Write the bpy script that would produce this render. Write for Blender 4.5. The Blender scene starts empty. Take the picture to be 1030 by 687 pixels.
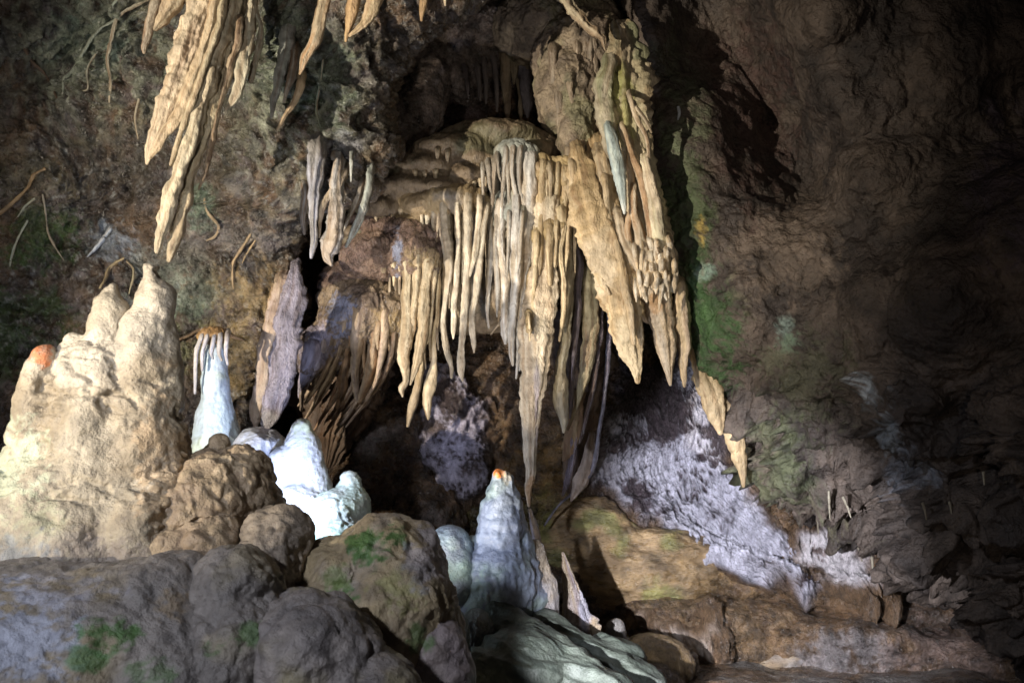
import bpy, math
import numpy as np
from mathutils import Vector, Matrix

S = bpy.context.scene
COL = S.collection
# ---------------------------------------------------------------- camera
W, H = 1030.0, 687.0
LENS = 32.0
F = W * LENS / 36.0
PITCH = math.radians(14)
CAM = np.array([0.0, 0.0, 1.5])
cd = bpy.data.cameras.new('camera'); cam = bpy.data.objects.new('camera', cd); COL.objects.link(cam)
cam.location = CAM; cam.rotation_euler = (math.pi/2 + PITCH, 0, 0)
cd.lens = LENS; cd.sensor_width = 36; cd.clip_end = 100; cd.clip_start = 0.05
cd.dof.use_dof = True; cd.dof.focus_distance = 5.2; cd.dof.aperture_fstop = 3.8
S.camera = cam
RT = np.array([1.0, 0, 0]); UP = np.array([0, -math.sin(PITCH), math.cos(PITCH)]); FW = np.array([0, math.cos(PITCH), math.sin(PITCH)])

def P(px, py, d):
    px, py, d = np.broadcast_arrays(np.asarray(px, float), np.asarray(py, float), np.asarray(d, float))
    return CAM + ((px - W/2)/F*d)[..., None]*RT + ((H/2 - py)/F*d)[..., None]*UP + d[..., None]*FW
def to_px(v):
    r = v - CAM; z = r @ FW
    return W/2 + (r @ RT)/z*F, H/2 - (r @ UP)/z*F
def cam2world(c):
    return CAM + c[:, :1]*RT + c[:, 1:2]*UP + c[:, 2:3]*FW

# ---------------------------------------------------------------- world, lamps of the show cave, added fill lights
wd = bpy.data.worlds.new('World'); S.world = wd; wd.use_nodes = True
wd.node_tree.nodes['Background'].inputs[0].default_value = (0.62, 0.56, 0.62, 1)
wd.node_tree.nodes['Background'].inputs[1].default_value = 0.03
S.view_settings.view_transform = 'Standard'; S.view_settings.look = 'None'
S.view_settings.exposure = 0.0; S.view_settings.gamma = 1.0
S.cycles.max_bounces = 5; S.cycles.diffuse_bounces = 3; S.cycles.glossy_bounces = 2
S.cycles.sample_clamp_indirect = 3.0; S.cycles.sample_clamp_direct = 12.0
S.cycles.use_denoising = True

def lamp(name, loc, tgt, power, color, size=0.05, angle=70, blend=0.5):
    ld = bpy.data.lights.new(name, 'SPOT'); ld.energy = power; ld.color = color
    ld.shadow_soft_size = size; ld.spot_size = math.radians(angle); ld.spot_blend = blend
    o = bpy.data.objects.new(name, ld); COL.objects.link(o); o.location = loc
    dv = Vector(np.asarray(tgt) - np.asarray(loc)); o.rotation_euler = dv.to_track_quat('-Z', 'Y').to_euler()
    return o
WARM = (1.0, 0.885, 0.71); NEUT = (1.0, 0.93, 0.82); COOL = (0.66, 0.74, 1.0)
lamp('cave_lamp_warm', (-5.0, -0.9, 1.45), P(430, 215, 5.2), 3700, WARM, 0.04, 36, 0.9)
lamp('cave_lamp_chandelier', P(300, 760, 3.3), P(545, 240, 5.4), 250, WARM, 0.05, 56, 1.0)
lamp('fill_light_front', (0.6, 0.2, 1.0), P(480, 150, 5.9), 100, NEUT, 0.05, 40, 1.0)  # added near the camera to lift the upper shelves and gaps
lamp('fill_light_left', (-1.2, -0.2, 1.1), P(150, 190, 5.2), 330, (1.0, 0.95, 0.88), 0.05, 44, 1.0)  # added beside the camera to raise glints on the left wall
lamp('cave_lamp_white', P(262, 505, 4.0), P(325, 455, 4.9), 42, COOL, 0.03, 150, 0.5)
lamp('fill_light_fan', P(335, 600, 4.1), P(335, 350, 5.6), 150, COOL, 0.03, 60, 0.8)  # added where the white lamp is blocked, to light the left fan
lamp('fill_light_cone', P(425, 575, 3.85), P(545, 430, 5.3), 13, COOL, 0.04, 78, 0.9)  # added weak light for the cone stalagmite
lamp('fill_light_wall', P(370, 655, 2.3), P(790, 560, 6.2), 1150, (0.92, 0.92, 1.0), 0.02, 38, 0.7)  # added unseen light near the camera, for glints on the wall flowstone
lamp('cave_lamp_sheet', P(610, 770, 5.25), P(780, 540, 6.3), 900, (0.74, 0.78, 1.0), 0.03, 74, 0.8)
lamp('fill_light_foreground', (-2.4, -0.4, 3.0), P(270, 640, 3.2), 520, (0.84, 0.88, 1.0), 0.12, 66, 0.9)  # added cool fill for the foreground boulders
lamp('fill_light_side', (0.2, -0.5, 1.2), P(800, 300, 5.2), 90, (1.0, 0.84, 0.68), 0.06, 54, 1.0)  # added warm fill for the dim right wall

# ---------------------------------------------------------------- noise in numpy
rs = np.random.RandomState(7)
PERM = np.concatenate([rs.permutation(256)]*3).astype(np.int32)
GR = rs.normal(size=(256, 3)).astype(np.float32); GR /= np.linalg.norm(GR, axis=1)[:, None]
RP = rs.rand(256, 3).astype(np.float32)
def pn(p):
    p = np.asarray(p, np.float32); i = np.floor(p).astype(np.int32); f = p - i; i &= 255
    u = f*f*f*(f*(f*6-15)+10)
    out = np.zeros(len(p), np.float32)
    for dx in (0, 1):
        hx = PERM[i[:, 0]+dx]; wx = u[:, 0] if dx else 1-u[:, 0]
        for dy in (0, 1):
            hy = PERM[hx + i[:, 1]+dy]; wy = wx*(u[:, 1] if dy else 1-u[:, 1])
            for dz in (0, 1):
                g = GR[PERM[hy + i[:, 2]+dz]]
                out += wy*(u[:, 2] if dz else 1-u[:, 2])*(g[:, 0]*(f[:, 0]-dx)+g[:, 1]*(f[:, 1]-dy)+g[:, 2]*(f[:, 2]-dz))
    return out*1.5
def fbm(p, o=4, g=0.5):
    p = np.asarray(p, np.float32); a = 1.0; s = 0; r = np.zeros(len(p), np.float32)
    for k in range(o):
        r += a*pn(p + 17.3*k); s += a; a *= g; p = p*2.03
    return r/s*1.4
def ridged(p, o=4, g=0.5):
    p = np.asarray(p, np.float32); a = 1.0; s = 0; r = np.zeros(len(p), np.float32)
    for k in range(o):
        r += a*(1-2*np.abs(pn(p + 9.1*k))); s += a; a *= g; p = p*2.1
    return r/s
def worley(p):
    p = np.asarray(p, np.float32); i = np.floor(p).astype(np.int32); f = p - i; i &= 255
    F1 = np.full(len(p), 9, np.float32); F2 = F1.copy()
    for dx in (-1, 0, 1):
        hx = PERM[(i[:, 0]+dx) & 255]
        for dy in (-1, 0, 1):
            hy = PERM[hx + ((i[:, 1]+dy) & 255)]
            for dz in (-1, 0, 1):
                q = RP[PERM[hy + ((i[:, 2]+dz) & 255)]]
                d = (q[:, 0]+dx-f[:, 0])**2 + (q[:, 1]+dy-f[:, 1])**2 + (q[:, 2]+dz-f[:, 2])**2
                F2 = np.minimum(F2, np.maximum(F1, d)); F1 = np.minimum(F1, d)
    return np.sqrt(F1), np.sqrt(F2)
def st(x, a, b):
    t = np.clip((x-a)/(b-a), 0, 1); return t*t*(3-2*t)
def mix(a, b, t):
    a = np.asarray(a, float); b = np.asarray(b, float); return a + (b-a)*np.asarray(t)[..., None]

# ---------------------------------------------------------------- materials
def make_mat(name, rough, rnoise, bumps, stretch=(1, 1, 1), spec=0.5, var=0.35, coat=0.0, sss=0.0, vscale=9.0):
    m = bpy.data.materials.new(name); m.use_nodes = True; nt = m.node_tree; N = nt.nodes; L = nt.links
    b = N['Principled BSDF']; b.inputs['Specular IOR Level'].default_value = spec
    tc = N.new('ShaderNodeTexCoord'); mp = N.new('ShaderNodeMapping'); mp.inputs['Scale'].default_value = stretch
    L.new(tc.outputs['Object'], mp.inputs[0])
    at = N.new('ShaderNodeAttribute'); at.attribute_name = 'Col'
    n1 = N.new('ShaderNodeTexNoise'); n1.inputs['Scale'].default_value = vscale; n1.inputs['Detail'].default_value = 8; n1.inputs['Roughness'].default_value = 0.65
    L.new(mp.outputs[0], n1.inputs['Vector'])
    mr = N.new('ShaderNodeMapRange'); mr.inputs[1].default_value = 0.3; mr.inputs[2].default_value = 0.7
    mr.inputs[3].default_value = 1-var; mr.inputs[4].default_value = 1+var*0.8
    L.new(n1.outputs[0], mr.inputs[0])
    vm = N.new('ShaderNodeVectorMath'); vm.operation = 'SCALE'; L.new(at.outputs['Color'], vm.inputs[0]); L.new(mr.outputs[0], vm.inputs['Scale'])
    L.new(vm.outputs[0], b.inputs['Base Color'])
    n2 = N.new('ShaderNodeTexNoise'); n2.inputs['Scale'].default_value = vscale*1.7; n2.inputs['Detail'].default_value = 5
    L.new(mp.outputs[0], n2.inputs['Vector'])
    r2 = N.new('ShaderNodeMapRange'); r2.inputs[1].default_value = 0.35; r2.inputs[2].default_value = 0.65
    r2.inputs[3].default_value = max(0.06, rough-rnoise); r2.inputs[4].default_value = min(1, rough+rnoise)
    L.new(n2.outputs[0], r2.inputs[0]); L.new(r2.outputs[0], b.inputs['Roughness'])
    prev = None
    for (kind, sc, strg, dist) in bumps:
        if kind == 'noise':
            t = N.new('ShaderNodeTexNoise'); t.inputs['Scale'].default_value = sc; t.inputs['Detail'].default_value = 6; t.inputs['Roughness'].default_value = 0.6; o = t.outputs[0]
        else:
            t = N.new('ShaderNodeTexVoronoi'); t.inputs['Scale'].default_value = sc; o = t.outputs['Distance']
        L.new(mp.outputs[0], t.inputs['Vector'])
        bp = N.new('ShaderNodeBump'); bp.inputs['Strength'].default_value = strg; bp.inputs['Distance'].default_value = dist
        L.new(o, bp.inputs['Height'])
        if prev: L.new(prev, bp.inputs['Normal'])
        prev = bp.outputs[0]
    L.new(prev, b.inputs['Normal'])
    if coat:
        b.inputs['Coat Weight'].default_value = coat; b.inputs['Coat Roughness'].default_value = 0.12
        L.new(prev, b.inputs['Coat Normal'])
    if sss:
        b.inputs['Subsurface Weight'].default_value = sss; b.inputs['Subsurface Radius'].default_value = (0.02, 0.012, 0.006); b.inputs['Subsurface Scale'].default_value = 1.0
    return m
M_ROCK = make_mat('wet_cave_rock', 0.27, 0.17, [('noise', 18, 1.0, 0.07), ('noise', 55, 1.0, 0.03)], var=0.9, vscale=11, spec=0.9, coat=0.3)
M_DRY = make_mat('damp_limestone', 0.6, 0.2, [('noise', 14, 0.9, 0.05), ('voronoi', 28, 0.5, 0.02), ('noise', 60, 0.8, 0.014)], var=0.6, vscale=8)
M_BANK = make_mat('layered_brown_rock', 0.4, 0.2, [('noise', 6, 0.7, 0.05), ('noise', 45, 0.9, 0.014)], stretch=(1, 1, 2.4), var=0.7, vscale=6, spec=0.8)
M_DRIP = make_mat('dripstone', 0.45, 0.18, [('noise', 26, 0.8, 0.022), ('noise', 90, 0.8, 0.008)], stretch=(1.3, 1.3, 0.6), var=0.4, vscale=14)
M_LUMP = make_mat('stalagmite_stone', 0.55, 0.18, [('noise', 22, 0.8, 0.022), ('noise', 90, 0.7, 0.007)], var=0.35, vscale=10)
M_WET = make_mat('glistening_flowstone', 0.15, 0.08, [('noise', 30, 1.0, 0.045), ('noise', 90, 1.0, 0.014)], stretch=(1.5, 1, 0.7), var=0.5, vscale=12, spec=1.0, coat=0.8)
M_WHITE = make_mat('white_calcite', 0.35, 0.15, [('noise', 28, 0.6, 0.015), ('noise', 100, 0.5, 0.004)], var=0.15, vscale=12)

# ---------------------------------------------------------------- objects
def tag(o, label=None, cat=None, group=None, kind=None):
    if label: o['label'] = label
    if cat: o['category'] = cat
    if group: o['group'] = group
    if kind: o['kind'] = kind
    return o
def link(name, V, Q, col, mat, parent=None):
    me = bpy.data.meshes.new(name); V = np.ascontiguousarray(V, np.float32).reshape(-1, 3)
    if parent is not None: V = V - np.array(parent.location, np.float32)
        # the children keep coordinates relative to their thing's base
    Q = np.ascontiguousarray(Q, np.int32).reshape(-1, 4)
    me.vertices.add(len(V)); me.vertices.foreach_set('co', V.ravel())
    me.loops.add(Q.size); me.loops.foreach_set('vertex_index', Q.ravel())
    me.polygons.add(len(Q)); me.polygons.foreach_set('loop_start', np.arange(0, Q.size, 4, dtype=np.int32))
    me.polygons.foreach_set('use_smooth', np.ones(len(Q), bool))
    a = me.color_attributes.new('Col', 'FLOAT_COLOR', 'POINT')
    c = np.ones((len(V), 4), np.float32); c[:, :3] = np.clip(np.asarray(col).reshape(-1, 3), 0.004, 0.9)
    a.data.foreach_set('color', c.ravel())
    me.update(calc_edges=True); me.validate()
    me.materials.append(mat)
    o = bpy.data.objects.new(name, me); COL.objects.link(o)
    if parent is not None: o.parent = parent
    return o
def empty(name, loc, label, cat, group=None):
    o = bpy.data.objects.new(name, None); COL.objects.link(o); o.location = loc
    o.empty_display_size = 0.1
    return tag(o, label, cat, group)
def grid_quads(R, Cn, wrap=False):
    idx = np.arange(R*Cn).reshape(R, Cn)
    if wrap: idx = np.concatenate([idx, idx[:, :1]], 1)
    return np.stack([idx[:-1, :-1], idx[1:, :-1], idx[1:, 1:], idx[:-1, 1:]], -1).reshape(-1, 4)
def grid_normals(V):
    du = np.gradient(V, axis=1); dv = np.gradient(V, axis=0)
    n = np.cross(du, dv); n /= np.linalg.norm(n, axis=-1, keepdims=True)+1e-9
    view = V - CAM
    s = np.sign(np.median(np.sum(n*view, -1)))
    return -n*s

def shepard(ctrl, px, py, soft=45.0, pw=1.7):
    num = 0; den = 0
    for (x, y, d) in ctrl:
        w = 1.0/((px-x)**2 + (py-y)**2 + soft**2)**pw
        num = num + w*d; den = den + w
    return num/den

# palette (linear base colours)
TAN = (0.46, 0.34, 0.205); CREAM = (0.60, 0.50, 0.35); BROWN = (0.20, 0.125, 0.07); DBROWN = (0.085, 0.055, 0.036)
GREY = (0.24, 0.22, 0.20); LILAC = (0.42, 0.38, 0.47); GREEN = (0.055, 0.125, 0.03); PALEGREEN = (0.26, 0.33, 0.24)
ORANGE = (0.42, 0.25, 0.12); WHITE = (0.74, 0.76, 0.76); BLUEW = (0.50, 0.58, 0.64); OLIVE = (0.22, 0.20, 0.07)
DGREY = (0.10, 0.095, 0.095); RUST = (0.42, 0.13, 0.04)

# ------------------------------------------------ column-shaped dripstone (stalactites, curtains, veins)
def catmull(A, n):
    A = np.asarray(A, float); k = len(A)
    if k < 3:
        t = np.linspace(0, k-1, n); return np.stack([np.interp(t, np.arange(k), A[:, j]) for j in range(A.shape[1])], 1)
    seg = np.linalg.norm(np.diff(A[:, :2], axis=0), axis=1)+1e-6
    u = np.concatenate([[0], np.cumsum(seg)]); t = np.linspace(0, u[-1], n)
    m = np.zeros_like(A); m[1:-1] = (A[2:]-A[:-2])/(u[2:]-u[:-2])[:, None]; m[0] = (A[1]-A[0])/seg[0]; m[-1] = (A[-1]-A[-2])/seg[-1]
    i = np.clip(np.searchsorted(u, t, side='right')-1, 0, k-2); h = seg[i][:, None]; s = ((t-u[i])/seg[i])[:, None]
    return (2*s**3-3*s**2+1)*A[i] + (s**3-2*s**2+s)*h*m[i] + (-2*s**3+3*s**2)*A[i+1] + (s**3-s**2)*h*m[i+1]
seedc = [0]
def column(name, pts, c1=CREAM, c2=TAN, flute=0.12, nf=3.0, ripple=0.03, lump=0.10, t=0.9, mat=None, parent=None, tip=None, patches=(), rfreq=70., lfreq=9., res=1.0):
    """pts: (px, py, half width in px, distance) down the axis"""
    seedc[0] += 1; sd = seedc[0]*3.71
    A = np.asarray(pts, float)
    if name not in ('flowstone_vein', 'straw', 'stalagmite', 'drapery_body') and A[0, 1] > 15:
        k0 = A[0, 2]; A = np.vstack([[A[0, 0]-(A[1, 0]-A[0, 0])*.2, A[0, 1]-4-k0*.7, k0*1.1, A[0, 3]+(0.05 if k0 < 2.5 else 0.13)], A])
    Lpx = np.sum(np.linalg.norm(np.diff(A[:, :2], axis=0), axis=1))
    n = int(np.clip(Lpx/(1.5*res), 8, 260)); B = catmull(A, n); B[:, 2] = np.maximum(B[:, 2], 0.5)
    C_ = P(B[:, 0], B[:, 1], B[:, 3]); r = B[:, 2]/F*B[:, 3]
    s0 = np.concatenate([[0], np.cumsum(np.linalg.norm(np.diff(C_, axis=0), axis=1))])
    jx = pn(np.stack([s0*7+sd, s0*0+1.5, s0*0], 1)); jy = pn(np.stack([s0*7+sd, s0*0+9.5, s0*0], 1)); fade = np.clip(s0/0.06, 0, 1)
    C_ = C_ + (jx*fade*np.minimum(r, .03)*.4)[:, None]*RT + (jy*fade*np.minimum(r, .03)*.4)[:, None]*FW
    r = r*(1+.11*pn(np.stack([s0*15+sd, s0*0+4.5, s0*0], 1))+.10*pn(np.stack([s0*45+sd, s0*0+7.5, s0*0], 1)))
    T = np.gradient(C_, axis=0); T /= np.linalg.norm(T, axis=1)[:, None]
    # rounded ends
    def cap(c, tt, rr, sgn):
        a = np.linspace(0, math.pi/2, 6)[1:]
        return c + sgn*tt*rr*np.sin(a)[:, None]*1.3, rr*np.cos(a)+1e-5
    c0, r0 = cap(C_[0], T[0], r[0]*0.5, -1); c1_, r1_ = cap(C_[-1], T[-1], r[-1], 1)
    C_ = np.concatenate([c0[::-1], C_, c1_]); r = np.concatenate([r0[::-1]*2, r, r1_])
    r[0] = 1e-5
    T = np.concatenate([np.repeat(T[:1], 5, 0), T, np.repeat(T[-1:], 5, 0)])
    wmax = A[:, 2].max()
    m = int(np.clip(2*math.pi*wmax/(2.0*res), 12, 110)); th = np.linspace(0, 2*math.pi, m, endpoint=False)
    AX = np.cross(T, FW); AX /= np.linalg.norm(AX, axis=1)[:, None]; BX = np.cross(AX, T)
    s = np.concatenate([[0], np.cumsum(np.linalg.norm(np.diff(C_, axis=0), axis=1))])
    TH, SS = np.meshgrid(th, s); cs, sn = np.cos(TH), np.sin(TH)
    k = np.ones_like(TH)
    q = np.stack([cs*nf/2, sn*nf/2, SS*1.6+sd], -1).reshape(-1, 3)
    fl = pn(q).reshape(TH.shape); k += flute*2.2*fl + flute*0.9*pn(q*np.array([2.3, 2.3, 1.5])+5).reshape(TH.shape)
    if lump:
        rad = r[:, None]*np.ones_like(TH)
        base = C_[:, None, :] + cs[..., None]*AX[:, None]*rad[..., None] + sn[..., None]*BX[:, None]*rad[..., None]
        k += lump*fbm(base.reshape(-1, 3)*lfreq*np.array([1, 1, .7])+sd, 3).reshape(TH.shape)*1.5
    if ripple:
        k += ripple*np.sin(SS*rfreq + 2.5*fl + 6*pn(np.stack([cs*.7, sn*.7, SS*5+sd], -1).reshape(-1, 3)).reshape(TH.shape))*(0.5+fl)
        ring = pn(np.stack([SS.ravel()*26+sd, SS.ravel()*0, cs.ravel()*.5], -1)).reshape(TH.shape); k += ripple*1.6*ring + 0.10*fbm(np.stack([cs*1.5, sn*1.5, SS*13+sd], -1).reshape(-1, 3), 3).reshape(TH.shape)
    k = np.clip(k, 0.35, 1.8)
    R_ = r[:, None]*k
    V = C_[:, None, :] + (cs*R_)[..., None]*AX[:, None] + (sn*R_*t)[..., None]*BX[:, None]
    V = V.reshape(-1, 3)
    # stain streaks that run down the stone, mineral bands
    q2 = np.stack([cs*1.4, sn*1.4, SS*2.2+sd+7], -1).reshape(-1, 3)
    a = st(fbm(q2, 3), -0.25, 0.35)
    col = mix(c1, c2, a)
    stn = (st(fbm(np.stack([cs*2.6, sn*2.6, SS*3.5+sd+3], -1).reshape(-1, 3), 3), .05, .4)*.6)[:, None]
    col = col*(1-stn)+col*np.array([.52, .40, .30])*stn
    lum = col.mean(1, keepdims=True); col = lum+(col-lum)*0.86
    col = col*(0.86+0.3*((sd*7.13) % 1))*(1+0.25*fbm(V*16, 3))[:, None]
    px, py = to_px(V)
    if tip is not None:
        tc, tl = tip; f = st(s/s[-1], 1-tl, 1.0)[:, None]*np.ones_like(TH); col = mix(col, tc, np.clip(f.ravel(), 0, 1)) if False else col*(1-f.ravel()[:, None])+np.asarray(tc)*f.ravel()[:, None]
    for (cx, cy, rx, ry, pc, am) in patches:
        e = 1-((px-cx)/rx)**2-((py-cy)/ry)**2 + 0.9*fbm(V*8+3, 3)
        w = st(e, 0, 0.7)*am; col = col*(1-w[:, None])+np.asarray(pc)*w[:, None]
    return link(name, V, grid_quads(len(s), m, True), col, mat or M_DRIP, parent)

# ------------------------------------------------ lumpy solids: smooth union of ellipsoids and cones, meshed with surface nets
def surface_nets(f, org, h):
    nx, ny, nz = f.shape; neg = f < 0
    c = np.zeros((nx-1, ny-1, nz-1), np.int8)
    for a in (0, 1):
        for b in (0, 1):
            for d in (0, 1): c += neg[a:nx-1+a, b:ny-1+b, d:nz-1+d]
    I, J, K = np.nonzero((c > 0) & (c < 8))
    vid = np.full((nx-1, ny-1, nz-1), -1, np.int32); vid[I, J, K] = np.arange(len(I))
    acc = np.zeros((len(I), 3)); cnt = np.zeros(len(I))
    for ax in range(3):
        o1, o2 = [x for x in range(3) if x != ax]
        for a in (0, 1):
            for b in (0, 1):
                p0 = [0, 0, 0]; p0[o1] = a; p0[o2] = b; p1 = list(p0); p1[ax] = 1
                f0 = f[I+p0[0], J+p0[1], K+p0[2]]; f1 = f[I+p1[0], J+p1[1], K+p1[2]]
                m = (f0 < 0) != (f1 < 0); tt = f0[m]/(f0[m]-f1[m])
                q = np.tile(np.array(p0, float), (m.sum(), 1)); q[:, ax] = tt
                acc[m] += q; cnt[m] += 1
    V = (np.stack([I, J, K], 1) + acc/cnt[:, None])*h + org
    Q = []
    for ax in range(3):
        sl0 = [slice(None)]*3; sl1 = [slice(None)]*3; sl0[ax] = slice(0, -1); sl1[ax] = slice(1, None)
        e = neg[tuple(sl0)] != neg[tuple(sl1)]; idx = np.stack(np.nonzero(e), 1)
        o1, o2 = [x for x in range(3) if x != ax]
        ok = (idx[:, o1] > 0) & (idx[:, o2] > 0) & (idx[:, o1] < f.shape[o1]-1) & (idx[:, o2] < f.shape[o2]-1); idx = idx[ok]
        def g(a, b):
            k = idx.copy(); k[:, o1] -= a; k[:, o2] -= b; return vid[k[:, 0], k[:, 1], k[:, 2]]
        q = np.stack([g(0, 0), g(1, 0), g(1, 1), g(0, 1)], 1)
        inside = neg[idx[:, 0], idx[:, 1], idx[:, 2]]
        flip = inside if ax != 1 else ~inside
        q[flip] = q[flip][:, ::-1]; Q.append(q)
    return V, np.concatenate(Q)
def vnormals(V, Q):
    n = np.cross(V[Q[:, 2]]-V[Q[:, 0]], V[Q[:, 3]]-V[Q[:, 1]]); out = np.zeros_like(V)
    for k in range(4): np.add.at(out, Q[:, k], n)
    return out/(np.linalg.norm(out, axis=1)[:, None]+1e-12)
def blob(name, prims, h, k, disp, colfn, mat, parent=None):
    """prims in camera-aligned metres taken from ('e', px,py,d, rx,ry px, rd m) or ('c', px,py,d,r, px,py,d,r px)"""
    pr = []; lo = np.full(3, 1e9); hi = -lo
    def c3(px, py, d): return np.array([(px-W/2)/F*d, (H/2-py)/F*d, d])
    for p in prims:
        if p[0] == 'e':
            c = c3(*p[1:4]); r = np.array([p[4]/F*p[3], p[5]/F*p[3], p[6]]); rot = p[7] if len(p) > 7 else 0.0
            pr.append(('e', c, r, rot)); R = max(r[0], r[1]) if rot else None
            rr = np.array([R, R, r[2]]) if rot else r
            lo = np.minimum(lo, c-rr); hi = np.maximum(hi, c+rr)
        else:
            a = c3(*p[1:4]); ra = p[4]/F*p[3]; b = c3(*p[5:8]); rb = p[8]/F*p[7]; pr.append(('c', a, ra, b, rb))
            lo = np.minimum(lo, np.minimum(a-ra, b-rb)); hi = np.maximum(hi, np.maximum(a+ra, b+rb))
    lo -= 3*h+k*0.3; hi += 3*h+k*0.3
    ax = [np.arange(lo[i], hi[i], h, dtype=np.float32) for i in range(3)]
    X, Y, Z = np.meshgrid(*ax, indexing='ij'); f = None
    for p in pr:
        if p[0] == 'e':
            _, c, r, rot = p; x = X-c[0]; y = Y-c[1]; z = (Z-c[2])/r[2]
            if rot: x, y = x*math.cos(rot)+y*math.sin(rot), -x*math.sin(rot)+y*math.cos(rot)
            x = x/r[0]; y = y/r[1]
            k0 = np.sqrt(x*x+y*y+z*z)+1e-6; k1 = np.sqrt((x/r[0])**2+(y/r[1])**2+(z/r[2])**2)+1e-6
            g = k0*(k0-1)/k1
        else:
            _, a, ra, b, rb = p; ab = b-a; tt = np.clip(((X-a[0])*ab[0]+(Y-a[1])*ab[1]+(Z-a[2])*ab[2])/ab.dot(ab), 0, 1)
            g = np.sqrt((X-a[0]-tt*ab[0])**2+(Y-a[1]-tt*ab[1])**2+(Z-a[2]-tt*ab[2])**2) - (ra+(rb-ra)*tt)
        g = g.astype(np.float32)
        if f is None: f = g
        else:
            hh = np.clip(0.5+0.5*(f-g)/k, 0, 1); f = f*(1-hh)+g*hh - k*hh*(1-hh)
    V, Q = surface_nets(f, lo, h)
    # orient outwards, to the world, displace
    Vw = cam2world(V); N = vnormals(Vw, Q)
    g = np.gradient(f, h); ii = np.clip(np.round((V-lo)/h).astype(int), 0, np.array(f.shape)-1)
    gn = np.stack([q_[ii[:, 0], ii[:, 1], ii[:, 2]] for q_ in g], 1)
    gw = gn[:, :1]*RT+gn[:, 1:2]*UP+gn[:, 2:3]*FW
    gw /= np.linalg.norm(gw, axis=1)[:, None]+1e-9
    if np.sum(N*gw) < 0: Q = Q[:, ::-1]
    Vd = Vw + gw*disp(Vw)[:, None]
    px, py = to_px(Vw)
    return link(name, Vd, Q, colfn(Vd, px, py), mat, parent)
def popcorn(size, amp, rough=0.004, warp=0.3, sub=0.35):
    def f(p):
        q = p/size; q = q + warp*np.stack([pn(q*1.1), pn(q*1.1+9), pn(q*1.1+19)], 1)
        f1, f2 = worley(q); b = (1-np.clip(f1, 0, 1)**2)*amp
        g1, _ = worley(q*2.3+4); b = b + (1-np.clip(g1, 0, 1)**2)*amp*sub
        return b + rough*fbm(p*30, 3) - amp*0.6 + amp*1.2*fbm(p*2.5, 2)
    return f
def cols(a, b, c=None, patches=(), sc=6.0):
    def f(V, px, py):
        col = mix(a, b, st(fbm(V*sc, 4), -0.3, 0.35))
        if c is not None: w = st(fbm(V*sc*0.6+31, 4), 0.05, 0.45)[:, None]; col = col*(1-w)+np.asarray(c)*w
        for (cx, cy, rx, ry, pc, am) in patches:
            e = 1-((px-cx)/rx)**2-((py-cy)/ry)**2 + 1.2*fbm(V*9+3, 4) + 0.9*fbm(V*42, 3)
            w = (st(e, 0.1, 0.9)*am)[:, None]; col = col*(1-w)+np.asarray(pc)*w
        return col*(1+0.15*fbm(V*25, 2))[:, None]
    return f

# ================================================================= THE SETTING
# relief surfaces of the cave; each is a displaced sheet at its own distance
def patch_cols(col, V, px, py, patches, sc=7):
    n = 1.3*fbm(V*sc+3, 4) + 1.0*fbm(V*38, 3)
    for (cx, cy, rx, ry, pc, am) in patches:
        e = 1-((px-cx)/rx)**2-((py-cy)/ry)**2 + n
        w = (st(e, 0.0, 1.0)*am)[:, None]; col = col*(1-w)+np.asarray(pc)*w
    return col

# --- back wall
def dB(px, py):
    d = shepard([(100, 100, 6.9), (300, 250, 7.3), (340, 300, 7.6), (320, 420, 6.9), (380, 450, 6.35), (430, 420, 6.3), (460, 500, 6.25), (500, 60, 6.9), (560, 40, 6.9),
                 (470, 120, 7.2), (420, 60, 7.0), (540, 440, 6.35), (580, 520, 6.2), (660, 440, 6.7), (640, 560, 6.25), (700, 640, 6.0), (560, 600, 6.0), (800, 560, 6.1), (900, 640, 5.8),
                 (1050, 640, 5.4), (800, 300, 7.2), (900, 100, 7.5), (380, 560, 6.2), (200, 500, 6.4), (0, 500, 6.6), (-200, 300, 6.8), (640, 380, 7.1), (1250, 680, 5.0), (700, 760, 5.7), (300, 760, 5.8)], px, py)
    yb = np.interp(px, [380, 560, 640, 760, 900, 1030, 1200], [600, 598, 590, 604, 625, 655, 690]) + 0.10*(px*0) 
    d = d + 0.10*np.exp(-((py-yb)/6.0)**2)*(px > 600)   # the crevice
    d = d - 0.16*st(py, yb, yb+22)*st(px, 600, 660)
    yb2 = np.interp(px, [500, 560, 620, 680, 760, 840, 900], [520, 505, 500, 520, 560, 578, 600])
    d = d - 0.10*st(py, yb2, yb2+25)*st(px, 520, 580)
    return d
gx, gy = np.meshgrid(np.arange(-330, 1380, 2.1), np.arange(-260, 850, 2.1))
V = P(gx, gy, dB(gx, gy)); Nn = grid_normals(V).reshape(-1, 3); Vf = V.reshape(-1, 3); pxx, pyy = gx.ravel(), gy.ravel()
low = st(pyy, 500, 600)
D = 0.14*fbm(Vf*1.3, 4) + 0.07*ridged(Vf*np.array([3, 3, 4.5]), 4) + 0.018*fbm(Vf*17, 3)
D = D*(1-0.5*low) + low*0.05*fbm(Vf*np.array([2.5, 2.5, 9]), 4)
Vf = Vf + Nn*D[:, None]
c = mix(BROWN, DBROWN, st(fbm(Vf*2.2, 4), -0.3, 0.3))
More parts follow.
